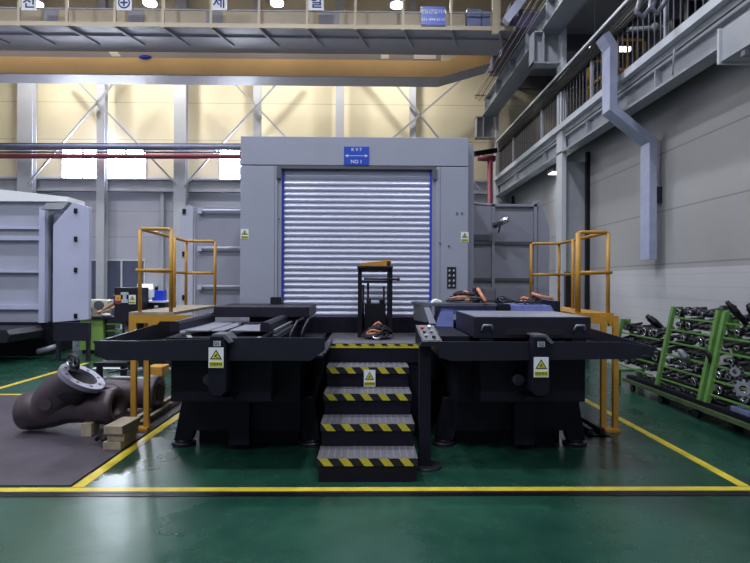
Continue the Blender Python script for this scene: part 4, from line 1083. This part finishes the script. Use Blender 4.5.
try:
    V = [(hx, Yp, .95), (hx-.06, Yp, 1.1), (hx-.15, Yp, 1.25), (sh+.06, Yp, 1.30), (sh-.03, Yp, 1.33), (sh-.09, Yp-.0, 1.36),   # pelvis..neck..head base
         (sh+.05, Yp-.17, 1.30), (sh-.16, Yp-.2, 1.20), (sh-.37, Yp-.18, 1.06),            # near arm
         (sh+.05, Yp+.17, 1.30), (sh-.14, Yp+.2, 1.16), (sh-.37, Yp+.15, 1.07),
         (hx+.02, Yp-.09, .88), (hx+.0, Yp-.10, .48), (hx+.06, Yp-.1, .09), (hx-.08, Yp-.1, .05),
         (hx+.02, Yp+.09, .88), (hx-.02, Yp+.10, .48), (hx+.06, Yp+.1, .09), (hx-.08, Yp+.1, .05)]
    E = [(0,1),(1,2),(2,3),(3,4),(4,5),(3,6),(6,7),(7,8),(3,9),(9,10),(10,11),(0,12),(12,13),(13,14),(14,15),(0,16),(16,17),(17,18),(18,19)]
    R_ = [.14, .13, .15, .12, .06, .055, .06, .045, .032, .06, .045, .032, .09, .06, .045, .04, .09, .06, .045, .04]
    body = skin_mesh('body', V, E, R_, 'skin', t)
    skin_mesh('shirt', V[:4]+[V[6], V[7], V[9], V[10]], [(0,1),(1,2),(2,3),(3,4),(4,5),(3,6),(6,7)], [.155, .148, .168, .138, .075, .058, .075, .058], 'shirt', t)
    skin_mesh('trousers', [V[0]]+[V[12], V[13], V[14], V[16], V[17], V[18]], [(0,1),(1,2),(2,3),(0,4),(4,5),(5,6)], [.155, .105, .078, .062, .105, .078, .062], 'trousers', t)
    for s_ in (-1, 1):
        B().sphere((hx-.01, Yp+s_*.1, .045), .05, (2.4, 1, .9)).build('shoe', 'black', t)
    hc = Vector((sh-.12, Yp, 1.38))
    B().sphere(hc, .1, (.95, .8, 1.15)).sphere(hc+Vector((-.10, 0, -.02)), .018).build('head', 'skin', t)
    B().sphere(hc+Vector((.015, 0, .03)), .105, (.95, .84, 1.05)).build('hair', 'hair', t)
    for s_ in (-.18, .15):
        w0 = Vector((sh-.37, Yp+s_, 1.06))
        HV = [w0, w0+Vector((-.05, 0, -.02))]; HE = [(0, 1)]; HR = [.03, .036]
        for k in range(4):
            a = w0+Vector((-.09, -.03+.02*k, -.03)); HV += [a, a+Vector((-.045, 0, -.02)), a+Vector((-.07, 0, -.045))]
            i = len(HV)-3; HE += [(1, i), (i, i+1), (i+1, i+2)]; HR += [.012, .010, .009]
        HV += [w0+Vector((-.05, -.04 if s_ < 0 else .04, -.03)), w0+Vector((-.085, -.05 if s_ < 0 else .05, -.05))]; i = len(HV)-2; HE += [(1, i), (i, i+1)]; HR += [.012, .010]
        skin_mesh('hand', HV, HE, HR, 'skin', t, 1)
except Exception as e:
    print('PERSON', e)

# small parked low cart & yellow item behind castings
a = at(146, 376, 8.2); c = at(162, 367, 8.2)
tag(B().box(a.x, c.x, 8.2, 8.5, a.z, c.z).box(a.x+.05, c.x-.05, 8.3, 8.45, .0, a.z).build('yellow_box', 'yellow', bevel=.006), 'low yellow box on floor behind left pallet station', 'box')
t = thing('floor_jack', (atx(105, 8.6), 8.6, 0), 'dark low trolley frame standing on floor behind left tray', 'trolley')
B().box(atx(97, 8.6), atx(128, 8.6), 8.5, 8.9, .32, .38).build('bed', 'navy2', t)
for x in (atx(100, 8.6), atx(124, 8.6)): B().box(x-.03, x+.03, 8.55, 8.65, .05, .32).build('leg', 'navy2', t); B().cyl((x-.02, 8.6, .05), (x+.02, 8.6, .05), .05, n=16).build('wheel', 'black', t)

# ================================================================== IRON CASTINGS
t = thing('pipe_casting', (-3.1, 6.0, .01), 'dark cast iron branch pipe with bright bolted flange on steel plate', 'pipe casting')
Yq = 6.0
c0 = at(24, 410, Yq+.0); c1 = at(113, 405, Yq-.0)
RL = .215
b = B()
zA = .012+RL
A0 = Vector((atx(15, 6.0)+.11, 6.0, zA)); A1 = Vector((atx(60, 6.0), 6.0, zA))
b.lathe(A0, (1, -.05, .06), [(0, .0), (0, .12), (0, .19), (.03, RL-.01), (.20, RL-.01), (.34, .19), (.50, .155), (.66, .155), (.78, .18), (.90, .185), (.98, .2), (1.05, .2), (1.05, .13), (.9, .13), (.8, .12)], 32)
# raised neck to the flange
nd = (at(86, 375, 5.95) - at(52, 408, 6.0)).normalized()
n0 = at(50, 408, 6.0); FC = at(83, 376, 5.85)
fd = Vector((.535, -.02, .837)).normalized()
rings = []
st_ = n0; en = FC - fd*.05
for i in range(9):
    u = i/8; p = st_.lerp(en, u) + Vector((-.03*math.sin(PI*u), 0, .05*math.sin(PI*u)))
    d = (en-st_).normalized().lerp(fd, u).normalized(); q = d.to_track_quat('Z', 'Y'); rr = .225-.02*u-.015*math.sin(PI*u)
    rings.append([p + q @ Vector((rr*math.cos(2*PI*k/28), rr*math.sin(2*PI*k/28), 0)) for k in range(28)])
b.loft(rings, cap=False)
b.cyl(at(46, 404, 5.88), at(45, 405, 5.72), .06, .055, 20)
b.build('casting_body', 'iron', t)
b = B(); b.sm = False
fr, fi = .245, .155
b.lathe(FC - fd*.05, fd, [(0, fi), (0, fr), (.05, fr), (.05, fi)], 36, closed=True)
fl = b.build('flange', 'flange', t)
b = B(); b.lathe(FC - fd*.049, fd, [(-.22, .0), (-.22, fi-.002), (-.001, fi-.002), (-.001, fi-.006), (-.21, fi-.006), (-.21, 0)], 30); b.build('bore', 'ink', fl)
q = fd.to_track_quat('Z', 'Y')
for k in range(8):
    p = FC + q @ Vector((.19*math.cos(2*PI*k/8+.3), .19*math.sin(2*PI*k/8+.3), 0))
    B().cyl(p - fd*.01, p + fd*.0015, .019, n=12).build('bolt_hole', 'ink', fl)
t3 = thing('lifting_shackle', at(72, 362, 5.85), 'bright steel chain shackle hooked on the upturned flange', 'shackle')
b = B()
cc = at(73, 364, 5.82)
def ring(c, R, r, ax, n=20):
    c = Vector(c); q = Vector(ax).normalized().to_track_quat('Z', 'Y')
    B_ = [c + q @ Vector((R*math.cos(2*PI*i/n), R*math.sin(2*PI*i/n), 0)) for i in range(n)]
    bb = B(); q2 = None
    rings = []
    for i in range(n):
        out = (B_[i]-c).normalized(); ax_ = q @ Vector((0, 0, 1))
        rings.append([B_[i] + out*(r*math.cos(2*PI*k/8)) + ax_*(r*math.sin(2*PI*k/8)) for k in range(8)])
    R2 = [[bb.bm.verts.new(p) for p in rg] for rg in rings]
    for i in range(n):
        a_, b_ = R2[i], R2[(i+1) % n]
        for k in range(8):
            f = bb._f([a_[k], a_[(k+1) % 8], b_[(k+1) % 8], b_[k]])
            if f: f.smooth = True
    return bb
ring(cc + Vector((0, 0, .03)), .07, .017, (.3, 1, .2)).build('chain_link', 'darksteel', t3)
ring(cc + Vector((-.03, 0, -.02)), .05, .015, (1, .2, .4)).build('chain_link', 'brightsteel', t3)
ring(cc + Vector((.04, -.0, .0)), .05, .014, (.8, .8, .2)).build('chain_link', 'darksteel', t3)

t = thing('pipe_casting', (-2.9, 7.0, .01), 'second cast iron pipe casting lying behind the flanged one', 'pipe casting')
b = B()
zz2 = .215+.012
b.lathe((atx(103, 6.9), 6.9, zz2+.02), (1, -.0, -.0), [(0, 0), (0, .17), (.1, .21), (.30, .205), (.45, .195), (.55, .20), (.60, .215), (.70, .21), (.72, .2), (.72, .11), (.6, .11), (.55, 0)], 30)
b.cyl((atx(118, 6.9), 6.9, zz2), (atx(112, 6.75), 6.6, zz2-.03), .17, .18, 24)
b.build('casting_body', 'iron', t)
B().cyl((atx(103, 6.9)+.723, 6.9, zz2+.02), (atx(103, 6.9)+.727, 6.9, zz2+.02), .105, n=24).build('bore', 'ink', t)
tag(B().sqtube(at(109, 372.5, 6.85), at(129, 369, 6.85), .05, .02).build('pry_bar', 'black'), 'black flat bar lying on top of the rear iron casting', 'bar')

# timber blocks
def timber(pts_px, y0, y1, z0, z1, lab, rot=0.):
    a, c = pts_px
    o = B().box(-(c-a)/2, (c-a)/2, -(y1-y0)/2, (y1-y0)/2, 0, z1-z0).build('timber_block', 'wood', bevel=.004, loc=(0, 0, 0))
    o.location = ((a+c)/2, (y0+y1)/2, z0); o.rotation_euler = (0, 0, rot)
    return tag(o, lab, 'wood block', 'timber blocks beside the castings')
tx0, tx1 = atx(107, 5.3)+.0, atx(124, 5.3)
hz = .078
timber((tx0-.03, tx1-.02), 5.3, 5.64, .0125, .0125+hz, 'bottom timber of the three-high wood stack beside iron casting', -.03)
timber((tx0, tx1), 5.31, 5.66, .0135+hz, .0135+2*hz, 'middle timber of the three-high wood stack', .02)
timber((tx0-.01, tx1+.01), 5.28, 5.66, .0145+2*hz, .0145+3*hz, 'top timber of the three-high wood stack', -.05)
timber((atx(86, 5.85), atx(96, 5.85)), 5.75, 5.95, .0125, .15, 'single short timber block left of the wood stack', .05)
tag(B().tube([at(96, 440, 5.5), at(100, 436, 5.5), at(103, 441, 5.4), at(106, 439, 5.35)], .02).build('steel_hook', 'black'), 'small black hook beside the wood stack', 'hook')

# ================================================================== TOOL RACKS
def holder(kind, rnd):
    """one arbor, axis +X, base at origin"""
    b = B()
    if kind == 0: pr = [(0, .0), (0, .032), (.05, .032), (.055, .022), (.075, .022), (.08, .034), (.12, .034), (.125, .026), (.24, .016), (.24, 0)]
    elif kind == 1: pr = [(0, 0), (0, .022), (.12, .024), (.125, .036), (.165, .036), (.17, .03), (.27, .020), (.27, 0)]
    elif kind == 2: pr = [(0, .0), (.0, .05), (.04, .052), (.05, .03), (.09, .03), (.095, .042), (.13, .042), (.13, .030), (.24, .018), (.24, 0)]
    else: pr = [(0, 0), (0, .018), (.2, .02), (.21, .034), (.25, .034), (.25, .028), (.34, .018), (.34, 0)]
    b.lathe((0, 0, 0), (1, 0, 0), pr, 14)
    o = b.build('tool_holder', 'black', loc=(0, 0, 0))
    e = B(); r = pr[1][1]
    e.lathe((-.006, 0, 0), (1, 0, 0), [(0, r*.92), (0, r*.5), (.0055, r*.5), (.0055, r*.92)], 14, closed=True)
    OFF[o.name] = Vector((0, 0, 0))
    e.build('ring_face', 'brightsteel' if kind in (0, 2) else 'darksteel', o)
    return o
protos = []
def place_holder(kind, x, y, z, rx, ry, rz, lab, grp, sc=1.):
    global protos
    while len(protos) <= kind: protos.append(None)
    if protos[kind] is None: o = holder(kind, random); protos[kind] = o
    else: o = copy_tree(protos[kind])
    o.location = (x, y, z); o.rotation_euler = (rx, ry, rz); o.scale = (sc, sc, sc)
    return tag(o, lab, 'tool holder', grp)

def post_x(z): return 4.10 + (z-.25)*(.23/1.08)
rnd = random.Random(5)
NTH = ['first', 'second', 'third', 'fourth', 'fifth', 'sixth', 'seventh', 'eighth', 'ninth', 'tenth', 'eleventh', 'twelfth', 'thirteenth', 'fourteenth']
ORD = ['lowest', 'second lowest', 'third lowest', 'fourth lowest', 'fifth lowest', 'top']
def rack(y0, y1, ztop, nsh, name, lab, per, zlow=.33, dz=.17, far=False):
    t = thing('tool_rack', (4.2, (y0+y1)/2, .2), lab, 'rack')
    zb_ = .235
    for y in ((y0, y1) if not far else (y1,)):
        B().sqtube((post_x(zb_)-.03, y, zb_), (post_x(ztop)-.03, y, ztop), .05, .06, (0, 1, 0)).build('post', 'green', t)
        B().sqtube((post_x(ztop)+.05, y, ztop-.01), (post_x(ztop)+.33, y, zb_), .05, .06, (0, 1, 0)).build('rear_strut', 'green', t)
        B().prism([(post_x(ztop)-.02, ztop-.13), (post_x(ztop)+.12, ztop-.13), (post_x(ztop)+.12, ztop), (post_x(ztop)-.02, ztop)], 'y', y+.026, y+.03).build('top_gusset', 'green', t)
    for k in range(nsh):
        z = zlow + dz*k; x = post_x(z)
        B().box(x-.03, x-.01, y0+.03, y1-.03, z-.006, z+.015).build('shelf_bar', 'green', t)
        B().box(x+.12, x+.14, y0+.03, y1-.03, z+.035, z+.05).build('shelf_bar', 'green', t)
        n = per
        for i in range(n):
            yy = y0+.11+(y1-y0-.22)*i/(n-1)+rnd.uniform(-.012, .012)
            
            kd = rnd.choice((0, 1, 1, 2, 0, 3)); sc = rnd.uniform(1.15, 1.45)
            xr_ = x - rnd.uniform(-.03, .02); tilt = -.15 + rnd.uniform(-.12, .08)
            rmid = .036*sc + .02
            zc_ = z + .012 + rmid
            place_holder(kd, xr_, yy, zc_, 0, tilt, rnd.uniform(-.25, .25),
                         'black tool holder %s from near post, %s shelf of %s green rack' % (NTH[i], ORD[min(k, 5)] if k < nsh-1 else 'top', name), 'tool holders on the %s shelf of the %s rack' % (ORD[k], name), sc)
    return t
rack(6.53, 7.50, 1.33, 6, 'middle', 'green leaning tool rack with six shelves, second from the camera', 7)
rack(5.30, 6.40, 1.31, 6, 'nearest', 'green leaning tool rack nearest the camera at right edge', 7)
rack(7.66, 8.90, 1.06, 4, 'farthest', 'lower green tool rack farthest along the right wall', 8, far=True)
# large upright or slanted pieces on top of the racks
for (px, py, qx, qy, Y, r, lab) in ((727, 302, 741, 318, 6.0, .035, 'long black boring bar slanted atop the nearest rack'), (749, 305, 758, 318, 5.8, .05, 'dark ribbed arbor standing on nearest rack at frame edge'),
        (647, 316, 659, 326, 8.1, .05, 'thick black arbor slanted up from the farthest rack'), (679, 350, 688, 361, 6.9, .04, 'pale grey arbor poking out of the middle rack'),
        (706, 350, 716, 368, 6.45, .03, 'long black bar leaning in front of near post of the middle rack'), (628, 324, 640, 330, 8.6, .035, 'dark arbor at left end of farthest rack')):
    p = at(px, py, Y); qv = at(qx, qy, Y+.02)
    d = (qv-p); b = B(); L = d.length
    b.lathe(p, d, [(0, 0), (0, r*.7), (L*.2, r*.7), (L*.22, r), (L*.5, r*1.0), (L*.52, r*1.15), (L*.6, r*1.15), (L*1.5, r*.8), (L*1.5, 0)], 16)
    tag(b.build('boring_bar', 'greysteel' if 'pale' in lab else 'black'), lab, 'tool')
# gear-like milling cutters on the lowest shelves of the nearest rack
for (px, py, Y, r, lab) in ((745, 389, 5.55, .10, 'large round milling cutter on lowest shelf of the nearest rack'), (737, 372, 5.8, .07, 'grey ring cutter on second lowest shelf of the nearest rack')):
    p = at(px, py, Y); b = B(); d = Vector((-.8, -.6, .15)).normalized()
    b.sm = False; b.lathe(p, d, [(0, r*.35), (0, r), (.05, r), (.05, r*.8), (.06, r*.75), (.06, r*.35)], 22, closed=True)
    t = tag(b.build('milling_cutter', 'greysteel'), lab, 'cutter')
    OFF[t.name] = t.location.copy()
    q = d.to_track_quat('Z', 'Y'); tb = B()
    for k in range(10):
        c = p + d*.055 + q @ Vector((r*.93*math.cos(2*PI*k/10), r*.93*math.sin(2*PI*k/10), 0)); tb.box(c.x-.01, c.x+.01, c.y-.01, c.y+.01, c.z-.01, c.z+.01)
    tb.build('insert', 'darksteel', t)
# wheeled base deck
t = thing('rack_trolley', (4.35, 7, 0), 'long low green trolley on castors under the tool racks', 'trolley')
B().box(4.0, 4.04, 5.0, 8.4, .13, .18).box(4.66, 4.70, 5.0, 8.4, .13, .18).box(4.04, 4.66, 8.36, 8.4, .13, .18).box(4.04, 4.66, 5.0, 5.04, .13, .18).build('frame', 'olive', t)
B().box(4.04, 4.66, 5.04, 8.36, .15, .165).build('deck', 'navy2', t)
for y in (5.4, 6.6, 7.4, 8.2):
    for x in (4.07, 4.60): B().cyl((x-.02, y, .055), (x+.02, y, .055), .055, n=16).box(x-.03, x+.03, y-.03, y+.03, .10, .129).build('castor', 'black', t)
for y0_, y1_ in ((6.53, 7.5), (5.3, 6.4), (7.66, 8.3)):
    pass
B().box(4.045, 4.66, 5.2, 8.35, .1655, .17).build('rubber_mat', 'black', t)
B().box(4.05, 4.14, 5.25, 8.36, .1705, .233).build('riser_rail', 'navy2', t)
B().box(4.14+.40, 4.65, 5.25, 8.36, .1705, .233).build('riser_rail', 'navy2', t)
for i in range(14):
    y = 5.5+i*.2; 
    place_holder(rnd.choice((0, 1, 2, 3)), 4.2+rnd.uniform(-.02, .05), y, .225, 0, rnd.uniform(-.03, .03), rnd.uniform(1.1, 1.9), 'black tool on the low trolley deck, %s from its near end' % NTH[i], 'tools lying on the low trolley')
# metal sheet bundle on the trolley
tag(B().box(4.08, 4.3, 5.5, 6.0, .2335, .29).build('flat_tool_bar', 'bluepipe', bevel=.006), 'purplish steel bar lying on near end of low trolley', 'bar')
# far rack support legs
b = B(); 
tag(B().box(4.08, 4.58, 8.82, 8.98, .2, .233).box(4.12, 4.2, 8.85, 8.95, 0, .2).box(4.5, 4.58, 8.85, 8.95, 0, .2).build('rack_stand', 'green'), 'short green trestle under far end of farthest rack', 'stand')
# wall items near column: small red-black extinguisher-like item behind right railing
p = at(586, 285, 11.0)
t = thing('wall_cabinet', (p.x, 11.6, 0), 'tall dark narrow bracket standing beside wall joint behind right railing', 'bracket')
B().box(p.x-.1, p.x+.06, 11.85, 11.95, .9, 1.9).box(p.x-.04, p.x, 11.88, 11.92, 0, .9).build('post', 'black', t)
